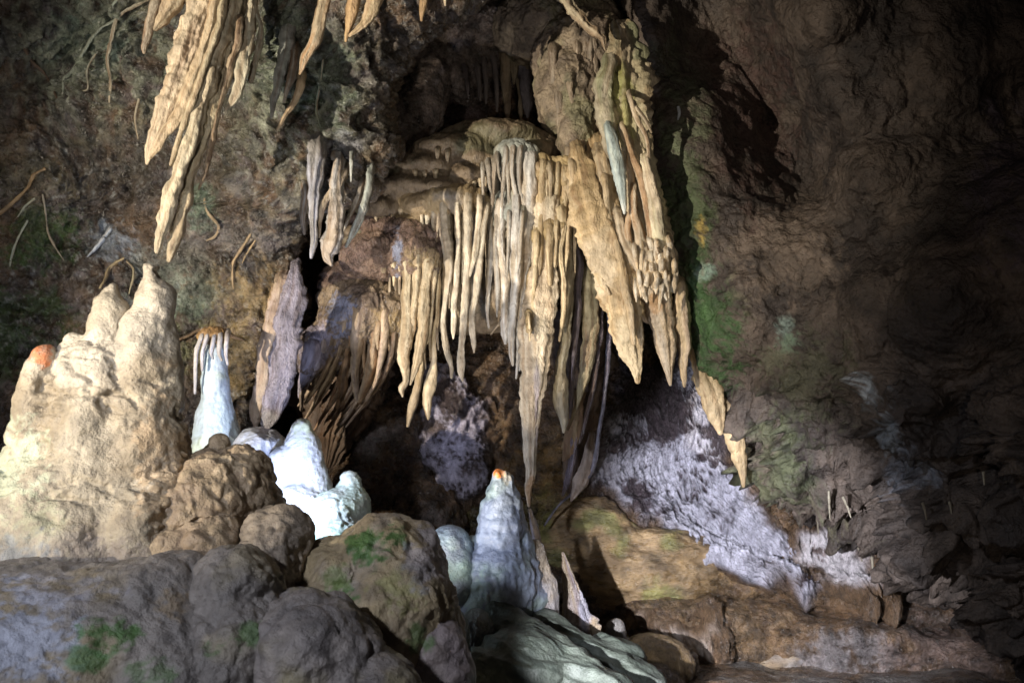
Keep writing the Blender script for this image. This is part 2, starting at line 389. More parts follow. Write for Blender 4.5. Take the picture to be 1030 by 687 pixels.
c = patch_cols(c, Vf, pxx, pyy, [(680, 560, 130, 60, (0.26, 0.17, 0.08), .8), (700, 640, 130, 50, (0.30, 0.20, 0.11), .7), (560, 470, 60, 60, (0.28, 0.17, 0.06), .7), (850, 660, 60, 30, (0.33, 0.30, 0.30), .8),
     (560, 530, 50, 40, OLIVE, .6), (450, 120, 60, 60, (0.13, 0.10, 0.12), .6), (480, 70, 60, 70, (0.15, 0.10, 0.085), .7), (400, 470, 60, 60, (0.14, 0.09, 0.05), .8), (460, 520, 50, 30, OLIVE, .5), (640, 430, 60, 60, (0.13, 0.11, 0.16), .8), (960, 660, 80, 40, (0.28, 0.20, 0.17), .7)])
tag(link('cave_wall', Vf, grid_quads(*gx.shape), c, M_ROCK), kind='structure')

# --- left wall with its overhang
EL = np.array([(560, -300), (520, -120), (470, 0), (432, 25), (408, 60), (392, 95), (383, 125), (392, 150), (372, 185), (345, 200), (318, 205), (300, 225), (296, 250), (300, 275), (290, 310), (275, 350), (262, 400), (250, 440), (240, 500), (230, 600), (220, 900)], float)
def dA(px, py):
    return shepard([(-200, -100, 4.2), (0, 0, 4.9), (0, 200, 5.1), (60, 100, 5.3), (60, 300, 5.3), (130, 60, 5.2), (200, 150, 5.3), (230, 260, 5.4), (120, 230, 5.45), (250, 340, 5.4), (280, 160, 5.0),
                    (330, 100, 4.9), (330, 30, 4.8), (440, -40, 4.8), (390, 60, 5.0), (260, 80, 5.3), (30, 420, 5.0), (120, 420, 5.3), (220, 420, 5.5), (-250, 400, 4.3), (240, 560, 5.6), (0, 650, 5.0), (200, -150, 4.6), (100, -30, 5.0), (280, -60, 4.9)], px, py)
uu = np.concatenate([np.linspace(0, 1, 330), 1+np.linspace(0, 1, 26)[1:]]); yy = np.arange(-260, 700, 1.9)
U, Y = np.meshgrid(uu, yy); E = np.interp(Y, EL[:, 1], EL[:, 0]); x0 = -300
s1 = np.clip(U, 0, 1); s2 = np.clip(U-1, 0, 1)
gx = x0 + (E-x0)*(1-(1-s1)**1.0) - 26*s2**1.3; d = dA(gx, Y)
d = d + 0.22*np.exp(-(E-np.minimum(gx, E))/14.0)*(s2 == 0) + np.where(s2 > 0, 0.22+1.5*s2, 0)
V = P(gx, Y, d); Nn = grid_normals(V).reshape(-1, 3); Vf = V.reshape(-1, 3); pxx, pyy = gx.ravel(), Y.ravel()
rag = st(fbm(Vf*1.1+50, 2), -0.3, 0.3)
curl = np.exp(-(((pxx-300)/130)**2+((pyy-95)/95)**2))+0.8*np.exp(-(((pxx-100)/90)**2+((pyy-90)/70)**2))
w_ = Vf + 0.06*np.stack([fbm(Vf*5, 2), fbm(Vf*5+9, 2), fbm(Vf*5+19, 2)], 1)
g1, _ = worley(w_*np.array([13, 13, 8])); D = 0.13*fbm(Vf*1.4+3, 4) + (0.05+0.06*curl)*ridged(w_*5, 3) + (0.034+0.035*curl)*ridged(w_*np.array([15, 15, 10]), 3) + (0.025+.035*curl)*(0.5-g1) + 0.014*fbm(Vf*40, 2)
stm = st(ridged(w_*np.array([10, 10, 3.2])+7, 2), .35, .7)*np.exp(-(((pxx-110)/120)**2+((pyy-50)/80)**2))+0.8*st(ridged(w_*np.array([12, 12, 4])+17, 2), .4, .7)*np.exp(-(((pxx-300)/60)**2+((pyy-90)/110)**2)); D = D + 0.05*stm
Vf = Vf + Nn*D[:, None]
c = mix((0.17, 0.115, 0.075), (0.07, 0.05, 0.036), st(fbm(Vf*2.6+5, 4), -0.35, 0.2)); c = mix(c*1.0, c*0+np.array([.2, .17, .16]), 0.35*st(fbm(Vf*5+8, 3), 0, .4)) if False else c
gm = st(fbm(Vf*5+8, 4), 0.0, .45)[:, None]*0.5; c = c*(1-gm)+np.array([0.20, 0.18, 0.19])*gm
c = patch_cols(c, Vf, pxx, pyy, [(90, 40, 50, 45, PALEGREEN, .75), (290, 60, 40, 70, (0.14, 0.19, 0.13), .7), (335, 90, 25, 50, (0.13, 0.2, 0.13), .5), (50, 240, 60, 35, GREEN, .7), (20, 340, 60, 60, GREEN, .6), (190, 300, 60, 30, (0.22, 0.30, 0.24), .7),
     (110, 245, 30, 25, (0.32, 0.36, 0.42), .9), (180, 270, 40, 40, (0.25, 0.27, 0.24), .6), (250, 300, 45, 50, (0.34, 0.25, 0.13), .8), (230, 360, 40, 60, (0.26, 0.19, 0.09), .8), (110, 30, 60, 40, (0.2, 0.26, 0.22), .6), (40, 180, 50, 30, (0.22, 0.2, 0.13), .6),
     (220, 230, 60, 30, (0.25, 0.22, 0.2), .6), (340, 160, 25, 25, (0.36, 0.35, 0.42), .8), (210, 210, 25, 25, (0.14, 0.22, 0.15), .6), (180, 345, 40, 30, (0.2, 0.25, 0.12), .5)])
okA = s2.ravel() == 0; SA = (pxx[okA], pyy[okA], ((Vf[okA]-CAM) @ FW))
def onA(x, y):
    i = np.argsort((SA[0]-x)**2+(SA[1]-y)**2)[:60]; return float(np.percentile(SA[2][i], 10))
sm = (stm*.85)[:, None]; c = c*(1-sm)+np.array([.33, .36, .27])*sm
sp = (st(fbm(Vf*34+4, 3), .22, .5)*st(fbm(Vf*3+40, 3), -.2, .3)*.8)[:, None]; c = c*(1-sp)+np.array([.36, .36, .34])*sp  # pale flecks painted into the colour as wet glints
tag(link('rock_wall', Vf, grid_quads(*gx.shape), c, M_ROCK), kind='structure')

# --- right wall: the great leaning mass that closes the chamber
ER = np.array([(560, -320), (585, -150), (618, -40), (636, 20), (650, 70), (657, 120), (662, 170), (672, 225), (682, 285), (692, 330), (708, 372), (728, 420), (750, 478), (780, 516), (835, 535), (882, 560), (928, 600), (1000, 640), (1070, 695), (1200, 800)], float)
tt = np.concatenate([[0], np.cumsum(np.linalg.norm(np.diff(ER, axis=0), axis=1))]); nv = 520
ev = np.linspace(0, tt[-1], nv); ex = np.interp(ev, tt, ER[:, 0]); ey = np.interp(ev, tt, ER[:, 1])
uu = np.concatenate([-np.linspace(1, 0, 28)[:-1], np.linspace(0, 1, 330)**1.15])
U, _ = np.meshgrid(uu, ev); EX = ex[:, None]; EY = ey[:, None]
sneg = np.clip(-U, 0, 1); spos = np.clip(U, 0, 1)
gx = EX + spos*(1480-EX) + 24*sneg; gy = EY + spos*(-0.12*(EY+200)-60) - 20*sneg
def dC(px, py):
    return shepard([(640, 40, 5.7), (665, 170, 5.55), (690, 300, 5.4), (740, 450, 5.5), (840, 545, 5.6), (930, 620, 5.2), (730, 50, 6.5), (770, 120, 6.5), (800, 170, 6.2), (700, 10, 6.3), (680, 140, 5.5), (705, 180, 5.35), (735, 215, 5.2), (775, 240, 5.1), (820, 250, 4.8), (730, 260, 5.2), (760, 300, 5.0),
                    (850, 100, 4.6), (830, 20, 4.6), (870, 180, 4.6), (880, 300, 4.4), (830, 400, 4.9), (900, 430, 4.3), (860, 500, 5.3), (960, 500, 4.4), (960, 300, 4.0), (960, 60, 4.7), (1020, 120, 4.9), (1040, 250, 3.9), (1040, 450, 3.8),
                    (1040, 600, 4.3), (1200, 300, 3.2), (1400, 300, 2.4), (1300, -200, 3.4), (900, -200, 4.4), (700, -200, 5.2), (1400, 700, 2.6), (1150, 700, 3.9)], px, py, 35)
d = dC(gx, gy) + 0.2*np.exp(-np.abs(U)*(1480-EX)/16.0)*(U >= 0) + np.where(U < 0, 0.2+1.4*sneg, 0)
V = P(gx, gy, d); Nn = grid_normals(V).reshape(-1, 3); Vf = V.reshape(-1, 3); pxx, pyy = gx.ravel(), gy.ravel()
w_ = Vf + 0.08*np.stack([fbm(Vf*4, 2), fbm(Vf*4+9, 2), fbm(Vf*4+19, 2)], 1)
f1, f2 = worley(w_*7)
g1, _ = worley(w_*19); D = 0.14*fbm(Vf*1.1+13, 4) + 0.05*ridged(w_*3.4, 4) + 0.05*(f1-0.5)*st(fbm(Vf*2, 2), -.3, .3) + 0.022*np.minimum(g1-.5, 0.1) + 0.022*ridged(Vf*13, 3)
lay = st(pyy, 340, 440); D = D + lay*0.13*ridged(w_*np.array([2.6, 2.6, 6])+2, 4) - lay*0.16*st(ridged(w_*np.array([2, 2, 5])+32, 3), .2, .6)
Vf = Vf + Nn*D[:, None]
c = mix((0.10, 0.077, 0.062), (0.04, 0.031, 0.027), st(fbm(Vf*2.4+15, 4), -0.35, 0.35))  # palette darkened to carry the shadow on this wall
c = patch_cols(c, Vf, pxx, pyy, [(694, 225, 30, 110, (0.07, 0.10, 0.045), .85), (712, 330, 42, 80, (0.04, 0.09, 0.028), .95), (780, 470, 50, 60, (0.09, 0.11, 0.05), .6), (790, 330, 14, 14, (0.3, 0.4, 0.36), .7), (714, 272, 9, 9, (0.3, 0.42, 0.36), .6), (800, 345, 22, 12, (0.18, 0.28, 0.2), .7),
     (780, 260, 60, 60, (0.17, 0.13, 0.10), .7), (820, 380, 60, 50, (0.10, 0.11, 0.06), .5), (706, 232, 6, 14, (0.5, 0.36, 0.1), .8), (750, 110, 60, 110, (0.06, 0.035, 0.03), .9), (840, 560, 40, 30, (0.2, 0.19, 0.1), .5), (1010, 190, 40, 100, (0.09, 0.07, 0.10), .6), (690, 130, 20, 60, (0.13, 0.15, 0.09), .7), (881, 400, 11, 26, (0.34, 0.38, 0.42), .95), (893, 435, 17, 28, (0.28, 0.32, 0.36), .9), (912, 475, 20, 26, (0.18, 0.2, 0.24), .8), (672, 70, 20, 50, (0.09, 0.1, 0.06), .6)])  # dark brown patch in the upper recess paints its deep shade
okC = (U >= 0).ravel(); SC = (pxx[okC], pyy[okC], ((Vf[okC]-CAM) @ FW))
def onC(x, y):
    i = np.argsort((SC[0]-x)**2+(SC[1]-y)**2)[:40]; return float(SC[2][i].min())
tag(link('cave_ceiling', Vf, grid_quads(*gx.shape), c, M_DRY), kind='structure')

# --- ground that rises from the path to the foot of the walls
gx, gy = np.meshgrid(np.linspace(-6, 6, 260), np.linspace(-2, 8.2, 220))
gz = np.interp(gy, [-2, 0.8, 1.6, 2.4, 3.2, 4.5, 6, 8.2], [0, 0.02, 0.25, 0.62, 0.82, 0.86, 0.9, 1.1])
Vf = np.stack([gx, gy, gz], -1).reshape(-1, 3); Vf[:, 2] += 0.08*fbm(Vf*1.6, 4)+0.02*fbm(Vf*9, 3)
c = mix(BROWN, GREY, st(fbm(Vf*3, 4), -0.3, 0.3))
tag(link('ground', Vf, grid_quads(*gx.shape), c, M_ROCK), kind='structure')


# ================================================================= FLOWSTONE SKINS on the wall
def wet_skin(name, poly_l, poly_r, y0, y1, dfun, off, label, cat, c1, c2, mat=M_WET, amp=0.05, stretch=(11, 11, 4.5), step=1.5, bias=(-.1, -.1)):
    """thick skin of flowstone, edges dive into the rock; poly_l / poly_r give its sides per row"""
    yy = np.arange(y0, y1, step); n = int(max(r[0] for r in poly_r)-min(l[0] for l in poly_l))
    nu = int(n/step); U, Yg = np.meshgrid(np.linspace(0, 1, nu), yy)
    Lx = np.interp(Yg, [p[1] for p in poly_l], [p[0] for p in poly_l]); Rx = np.interp(Yg, [p[1] for p in poly_r], [p[0] for p in poly_r])
    X = Lx+(Rx-Lx)*U
    tv = (Yg-y0)/(y1-y0)
    edge = np.clip(np.minimum(np.minimum(U, 1-U)*(Rx-Lx)/34.0, np.minimum(tv, 1-tv)*(y1-y0)/34.0), 0, 1)
    V0 = P(X, Yg, dfun(X, Yg)); Nn = grid_normals(V0).reshape(-1, 3); V = V0.reshape(-1, 3)
    base = 0.14*fbm(V*1.3, 4)
    ed = edge.ravel(); e = ed+0.8*fbm(V*5+2, 4)*(ed < 1)
    q = V*np.array(stretch)+0.5*np.stack([fbm(V*4, 2), fbm(V*4+9, 2), fbm(V*4+5, 2)], 1)
    wr = ridged(q, 3); wr2 = ridged(q*2.3+5, 3)
    D = base + off*st(e, 0.0, 1.0) - 0.10*(1-st(e, -0.2, 0.2)) + amp*wr + amp*0.7*wr2 + amp*0.25*ridged(q*5.5+8, 2)
    V = V+Nn*D[:, None]
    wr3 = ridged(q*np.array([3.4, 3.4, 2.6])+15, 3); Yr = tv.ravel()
    painted_glint = st(wr*0.35+wr2*0.7+wr3*0.35+1.6*fbm(V*3.3+4, 3)+bias[0]+(bias[1]-bias[0])*Yr, 0.0, 0.55)*st(e, 0.05, 0.8)  # pale ridges and dark pits paint wet highlights into the colour
    col = mix(c2, c1, painted_glint); we = st(e, 0.1, 0.9)[:, None]; col = col*we+np.array([0.15, 0.095, 0.055])*(1-we)
    return tag(link(name, V, grid_quads(*X.shape), col, mat), label, cat)
ERX = [(698, 330), (716, 372), (736, 420), (758, 478), (788, 520), (838, 545), (874, 575), (913, 612), (950, 640)]
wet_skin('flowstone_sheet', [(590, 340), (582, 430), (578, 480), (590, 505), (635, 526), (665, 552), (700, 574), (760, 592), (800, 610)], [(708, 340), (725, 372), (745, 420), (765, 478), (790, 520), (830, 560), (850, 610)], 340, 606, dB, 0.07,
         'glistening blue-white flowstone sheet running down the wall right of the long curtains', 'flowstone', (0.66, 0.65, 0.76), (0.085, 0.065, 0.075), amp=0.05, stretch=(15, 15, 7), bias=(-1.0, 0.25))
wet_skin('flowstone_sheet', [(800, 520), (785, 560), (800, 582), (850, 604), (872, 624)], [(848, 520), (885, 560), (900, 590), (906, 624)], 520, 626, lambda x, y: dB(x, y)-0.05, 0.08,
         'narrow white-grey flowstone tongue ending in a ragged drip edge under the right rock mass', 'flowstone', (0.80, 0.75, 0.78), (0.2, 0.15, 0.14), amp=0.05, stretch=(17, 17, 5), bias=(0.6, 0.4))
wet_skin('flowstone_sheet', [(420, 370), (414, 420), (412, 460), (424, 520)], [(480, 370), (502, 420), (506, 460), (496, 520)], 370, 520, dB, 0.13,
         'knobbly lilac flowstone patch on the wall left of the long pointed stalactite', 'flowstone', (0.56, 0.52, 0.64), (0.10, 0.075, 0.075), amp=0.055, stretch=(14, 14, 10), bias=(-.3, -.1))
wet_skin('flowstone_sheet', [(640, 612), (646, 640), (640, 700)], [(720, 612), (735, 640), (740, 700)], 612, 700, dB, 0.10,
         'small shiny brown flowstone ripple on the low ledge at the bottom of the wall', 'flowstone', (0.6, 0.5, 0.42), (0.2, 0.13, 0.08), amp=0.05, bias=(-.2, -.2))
# separate slabs of the wall foot
blob('boulder', [('e', 380, 470, 6.35, 52, 75, 0.30), ('e', 420, 530, 6.2, 45, 50, 0.28), ('e', 350, 520, 6.1, 40, 50, 0.25)], 0.012, 0.10, lambda p: 0.05*ridged(p*4, 4)+0.015*fbm(p*16, 3), cols((0.15, 0.095, 0.055), (0.08, 0.05, 0.03), (0.2, 0.16, 0.14)), M_ROCK)
tag(bpy.data.objects['boulder'], 'dark wet brown rock bulge below the curved fan of curtains', 'rock')
tag(blob('boulder', [('e', 650, 575, 6.15, 90, 48, 0.22), ('e', 590, 545, 6.15, 50, 45, 0.2)], 0.012, 0.08, lambda p: 0.05*fbm(p*np.array([2.5, 2.5, 8]), 4)+0.01*fbm(p*20, 3), cols((0.34, 0.23, 0.115), (0.19, 0.125, 0.06), OLIVE), M_BANK),
    'broad smooth brown rock below the glistening sheet, above the dark crevice', 'rock')
tag(blob('boulder', [('e', 800, 668, 5.95, 100, 50, 0.25), ('e', 700, 672, 5.9, 60, 38, 0.2), ('e', 900, 680, 5.85, 90, 46, 0.25)], 0.012, 0.08, lambda p: 0.05*fbm(p*np.array([2.5, 2.5, 6]), 4)+0.01*fbm(p*20, 3), cols((0.34, 0.25, 0.155), (0.2, 0.135, 0.08), (0.36, 0.32, 0.29), patches=[(845, 665, 50, 28, (0.36, 0.34, 0.35), .9)]), M_BANK),
    'low brown rock with a pale grey patch at the bottom right of centre', 'rock')

# ================================================================= HANGING FORMATION, TIER BY TIER
dz = 0.0
def rippled(amp=0.02, fr=16, fz=5):
    def f(p):
        w = 0.05*fbm(p*4, 2)[:, None]
        return amp*ridged((p+w)*np.array([fr, fr, fz]), 2) + 0.018*fbm(p*5, 3) + 0.005*fbm(p*35, 2)
    return f
def nubs(lists, grow=1.7):
    out = []
    for p in lists:
        x, y, w, d = p[0]; x2, y2, w2, d2 = p[1]; f = min(1.0, 14.0/max(1, y2-y))
        out.append(('c', x-(x2-x)*.2, y-5, d+0.07, w*grow, x+(x2-x)*f, y+(y2-y)*f, d+(d2-d)*f, w*0.75))
    return out
def sub(parent, pts, **kw):
    kw.setdefault('flute', .14); kw.setdefault('lump', .12); kw.setdefault('ripple', .04)
    return column('stalactite', pts, parent=parent, **kw)

# tier A: lowest left, rippled dome with a fan of curtains
A_ = empty('flowstone_canopy', P(375, 290, 5.6), 'rippled lilac-brown dome with a fan of curved curtains, lowest left tier of the hanging formation', 'flowstone', 'tiers of the hanging formation')
FAN = [([(398, 312, 4, 5.62), (395, 345, 3.2, 5.62), (388, 375, 2.6, 5.66), (375, 396, 1.8, 5.74), (362, 405, 1.7, 5.8), (350, 411, 1.4, 5.85), (340, 427, 1.2, 5.9)], TAN, ORANGE),
       ([(388, 315, 5, 5.56), (385, 345, 5, 5.56), (383, 362, 3.6, 5.58), (379, 382, 2.3, 5.62), (368, 402, 1.6, 5.7)], TAN, (0.5, 0.36, 0.26)),
       ([(376, 315, 4, 5.58), (375, 350, 5, 5.6), (370, 378, 5.2, 5.64), (362, 402, 3, 5.7)], ORANGE, TAN),
       ([(361, 318, 8, 5.55), (359, 345, 6, 5.56), (357, 370, 4.2, 5.62), (359, 400, 2.6, 5.7)], TAN, (0.34, 0.26, 0.2)),
       ([(352, 330, 5, 5.6), (349, 360, 4, 5.66), (344, 385, 5.2, 5.72), (342, 408, 4, 5.8)], ORANGE, BROWN),
       ([(347, 325, 5, 5.58), (342, 350, 3.2, 5.6), (333, 375, 2.6, 5.62), (322, 395, 2, 5.66), (314, 412, 1.2, 5.7)], TAN, BROWN),
       ([(337, 338, 5, 5.58), (331, 365, 2.8, 5.6), (318, 390, 2.2, 5.62), (307, 406, 1.3, 5.64)], TAN, BROWN),
       ([(326, 345, 4, 5.6), (321, 365, 2.6, 5.6), (312, 382, 2, 5.6), (305, 396, 1.3, 5.6)], (0.4, 0.33, 0.3), BROWN),
       ([(318, 355, 12, 5.62), (309, 374, 7, 5.6), (303, 388, 3.4, 5.6), (301, 399, 1.2, 5.6)], LILAC, (0.34, 0.3, 0.38)),  # lilac tone paints the cool lamp light on this rib
       ([(304, 392, 3, 5.62), (303, 412, 1.4, 5.62)], (0.3, 0.26, 0.22), BROWN),
       ([(366, 325, 3, 5.58), (366, 350, 2.4, 5.6), (367, 372, 2, 5.64), (371, 392, 1.4, 5.7)], TAN, ORANGE),
       ([(381, 325, 3, 5.54), (379, 338, 2.6, 5.54), (380, 350, 1.6, 5.55)], TAN, ORANGE)]
blob('dome', [('e', 352, 300, 5.8, 30, 20, 0.2), ('e', 372, 316, 5.75, 34, 32, 0.24), ('e', 345, 328, 5.75, 24, 28, 0.2), ('e', 318, 352, 5.75, 17, 22, 0.14), ('e', 395, 315, 5.7, 14, 20, 0.14), ('e', 335, 352, 5.75, 18, 20, 0.15)] + nubs([q[0] for q in FAN[:9]], 1.3), 0.008, 0.06, rippled(0.026, 20, 9),
     cols((0.36, 0.27, 0.18), (0.24, 0.18, 0.14), None, [(322, 350, 26, 34, (0.42, 0.38, 0.47), .9), (345, 318, 16, 26, (0.33, 0.36, 0.5), .8), (390, 325, 24, 22, (0.5, 0.36, 0.18), .7)]), M_WET, A_)  # left lilac patch paints the cool lamp light on the dome
for i in range(15):
    t_ = i/14.0; x0 = 322+76*t_; y0 = 352-30*t_; x1 = 300+52*t_; y1 = 408+14*math.sin(t_*3)+8*((i*5) % 3)
    FAN.append(([(x0, y0, 2.6, 5.68), (x0-1, y0+(y1-y0)*.35, 2.3, 5.7), (x0+(x1-x0)*.45, y0+(y1-y0)*.7, 2, 5.74), (x1, y1, 1, 5.78)], (0.44, 0.33, 0.22), (0.30, 0.17, 0.09)))
for p_, a_, b_ in FAN: column('curtain', p_, a_, b_, flute=.12, ripple=.03, lump=.1, parent=A_, t=1.3)
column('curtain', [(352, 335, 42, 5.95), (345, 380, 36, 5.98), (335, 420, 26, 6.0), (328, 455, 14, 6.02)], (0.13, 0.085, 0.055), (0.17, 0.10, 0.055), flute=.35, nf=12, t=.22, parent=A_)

fr = np.random.RandomState(11)
def fillers(parent, line, y1, d, c1, c2, step=4.5, wmin=1.2, wmax=2.2, name='stalactite'):
    L = np.asarray(line, float); x = L[0, 0]
    while x < L[-1, 0]:
        y = np.interp(x, L[:, 0], L[:, 1]); yb = y + (np.interp(x, L[:, 0], y1) - y)*(0.35+0.65*fr.rand()); w = wmin+(wmax-wmin)*fr.rand(); dd = d+fr.rand()*.07; lean = fr.normal()*2
        column(name, [(x-lean*.3, y, w*1.5, dd), (x, y+(yb-y)*.35, w*1.1, dd), (x+lean*.4, y+(yb-y)*.75, w*.95, dd), (x+lean, yb, .7, dd)], c1, c2, flute=.2, lump=.2, parent=parent)
        x += step*(0.7+0.6*fr.rand())
# tier B: reddish dome
B_ = empty('flowstone_canopy', P(400, 240, 5.5), 'reddish-brown dome with thick ribbed stalactites under its right half, middle left tier', 'flowstone', 'tiers of the hanging formation')
STAL_B = [[(408, 254, 6, 5.46), (409, 285, 4, 5.46), (409, 305, 5.2, 5.46), (408, 330, 6.2, 5.46), (406, 358, 7, 5.46), (408, 383, 3.2, 5.46), (404, 391, 3.4, 5.46), (405, 398, 1.2, 5.46)],
           [(420, 256, 5, 5.45), (418, 290, 3.6, 5.45), (414, 325, 4, 5.46), (412, 350, 2, 5.46)],
           [(431, 256, 6, 5.47), (427, 290, 5.4, 5.47), (425, 330, 5.6, 5.47), (420, 360, 4.4, 5.47), (413, 386, 1.4, 5.47)],
           [(437, 258, 4, 5.5), (435, 295, 2.6, 5.5), (432, 330, 2.4, 5.5), (430, 345, 1, 5.5)],
           [(440, 262, 3, 5.58), (441, 295, 3, 5.58), (438, 330, 3, 5.58), (436, 362, 3, 5.58), (433, 386, 5.4, 5.58), (430, 405, 4.2, 5.58), (431, 421, 1.2, 5.58)],
           [(396, 262, 4, 5.47), (396, 274, 2.6, 5.47), (396, 287, 1, 5.47)], [(402, 262, 3, 5.47), (402, 280, 1, 5.47)],
           [(386, 268, 3, 5.46), (386, 278, 1, 5.46)], [(426, 330, 3, 5.7), (423, 375, 3.5, 5.7), (415, 405, 4, 5.72), (410, 428, 1.5, 5.74)], [(414, 262, 3, 5.44), (414, 272, 1, 5.44)]]
blob('dome', [('e', 382, 256, 5.62, 29, 24, 0.22), ('e', 412, 252, 5.6, 27, 24, 0.2), ('e', 375, 240, 5.72, 24, 18, 0.18), ('e', 428, 258, 5.55, 14, 15, 0.12), ('e', 362, 262, 5.68, 17, 18, 0.18), ('e', 400, 232, 5.66, 36, 12, 0.18), ('e', 425, 238, 5.62, 24, 11, 0.15), ('e', 372, 226, 5.74, 24, 14, .18), ('e', 345, 285, 5.85, 22, 20, .2)] + nubs(STAL_B), 0.007, 0.03, rippled(0.024, 20, 8),
     cols((0.27, 0.185, 0.14), (0.19, 0.13, 0.11), None, [(400, 255, 6, 26, (0.36, 0.4, 0.55), .9), (425, 262, 22, 14, (0.44, 0.33, 0.18), .8)]), M_WET, B_)
for p_ in STAL_B:
    sub(B_, p_, c1=(0.56, 0.46, 0.29), c2=(0.42, 0.30, 0.16))

fillers(B_, [(392, 266), (444, 264)], [350, 385], 5.56, (0.42, 0.34, 0.23), (0.26, 0.18, 0.10))
# tier C
C_t = empty('flowstone_canopy', P(450, 190, 5.6), 'tan shelf with four long thin pale stalactites, centre left tier above the lilac wall patch', 'flowstone', 'tiers of the hanging formation')
STAL_C = [[(447, 200, 4.5, 5.46), (450, 240, 5.2, 5.46), (452, 268, 5.2, 5.46), (448, 300, 3, 5.46), (446, 330, 2.8, 5.46), (450, 354, 3.2, 5.46), (454, 370, 2.2, 5.46), (454, 379, 1.5, 5.46)],
           [(442, 200, 3, 5.5), (445, 235, 3, 5.5), (449, 262, 2, 5.48)],
           [(459, 198, 3.6, 5.45), (461, 240, 2.6, 5.45), (459, 280, 2.8, 5.45), (456, 312, 3.2, 5.45), (456, 332, 2.4, 5.45), (456, 340, 1, 5.45)],
           [(470, 198, 4, 5.44), (470, 240, 3.6, 5.44), (470, 275, 3.2, 5.44), (467, 310, 3.8, 5.44), (464, 345, 3.2, 5.44), (463, 372, 3.6, 5.44), (465, 382, 1.2, 5.44)],
           [(483, 200, 3, 5.46), (480, 235, 3, 5.46), (477, 258, 2.6, 5.45), (472, 277, 1.6, 5.44)],
           [(489, 208, 3, 5.47), (484, 250, 3.2, 5.47), (479, 290, 3.8, 5.47), (475, 328, 3.4, 5.47), (477, 346, 2.6, 5.47), (477, 354, 1, 5.47)],
           [(437, 205, 3.5, 5.52), (437, 232, 3, 5.52), (438, 258, 1.3, 5.52)], [(430, 212, 3, 5.55), (430, 236, 2.2, 5.55), (432, 250, 1, 5.55)],
           [(465, 205, 2.2, 5.5), (465, 250, 2, 5.5), (465, 285, 1, 5.5)], [(424, 218, 2, 5.52), (424, 238, 1, 5.52)]]
blob('dome', [('e', 425, 208, 5.68, 30, 17, 0.2), ('e', 455, 203, 5.62, 34, 17, 0.2), ('e', 395, 218, 5.74, 26, 15, 0.18), ('e', 480, 206, 5.65, 16, 14, 0.14), ('e', 410, 226, 5.68, 26, 13, .16)] + nubs(STAL_C), 0.008, 0.03, rippled(0.010, 16, 9),
     cols((0.36, 0.27, 0.15), (0.23, 0.17, 0.10), GREY), M_DRIP, C_t)
for p_ in STAL_C:
    sub(C_t, p_, c1=(0.60, 0.53, 0.40), c2=(0.45, 0.36, 0.24))

fillers(C_t, [(424, 218), (450, 206), (492, 208)], [300, 340, 345], 5.56, (0.42, 0.34, 0.23), (0.26, 0.18, 0.10))
fillers(C_t, [(440, 206), (490, 206)], [240, 250], 5.47, (0.5, 0.42, 0.3), (0.36, 0.27, 0.17), 5.5)
# tier D: upper domes
D_ = empty('flowstone_canopy', P(450, 150, 5.9), 'dim stack of broad mossy-brown shelves with tiny teeth, top of the hanging formation', 'flowstone', 'tiers of the hanging formation')
blob('dome', [('e', 492, 152, 6.0, 62, 27, 0.34), ('e', 442, 172, 5.92, 52, 24, 0.3), ('e', 405, 205, 5.86, 46, 26, 0.28), ('e', 370, 236, 5.86, 30, 24, 0.24), ('e', 535, 168, 5.95, 38, 32, 0.26), ('e', 565, 200, 6.0, 26, 40, 0.25),
    ('e', 500, 135, 5.80, 36, 11, 0.18), ('e', 455, 151, 5.74, 38, 12, 0.2), ('e', 480, 165, 5.72, 30, 12, 0.18), ('e', 428, 170, 5.70, 36, 12, 0.18), ('e', 474, 178, 5.63, 24, 8, 0.15), ('e', 404, 190, 5.66, 32, 12, 0.17), ('e', 384, 212, 5.66, 28, 13, 0.16), ('e', 362, 236, 5.68, 20, 8, .14), ('e', 440, 190, 5.62, 30, 7, .15),
    ('e', 500, 250, 6.15, 80, 85, 0.22), ('e', 400, 280, 6.1, 50, 60, 0.25), ('e', 455, 290, 6.2, 45, 45, 0.15)], 0.009, 0.07,
     lambda p: 0.022*fbm(p*5, 3)+0.014*ridged(p*np.array([17, 17, 6]), 2), cols((0.25, 0.19, 0.125), (0.14, 0.105, 0.07), (0.15, 0.14, 0.09), [(505, 140, 50, 18, (0.12, 0.105, 0.06), .8)]), M_DRIP, D_)
for i, (x, y) in enumerate([(461, 180), (466, 181), (471, 182), (477, 182), (483, 181), (488, 179), (494, 177), (412, 193), (420, 193), (429, 193), (378, 214), (386, 215), (395, 214), (403, 212), (440, 153), (450, 155), (470, 168), (480, 169), (490, 168), (418, 173), (428, 174), (438, 173)]):
    sub(D_, [(x, y-2, 3.0, 5.55), (x, y+5, 1.9, 5.54), (x+.5, y+8+(i*7 % 5)*1.5, .8, 5.54)], c1=(0.38, 0.31, 0.2), c2=TAN)

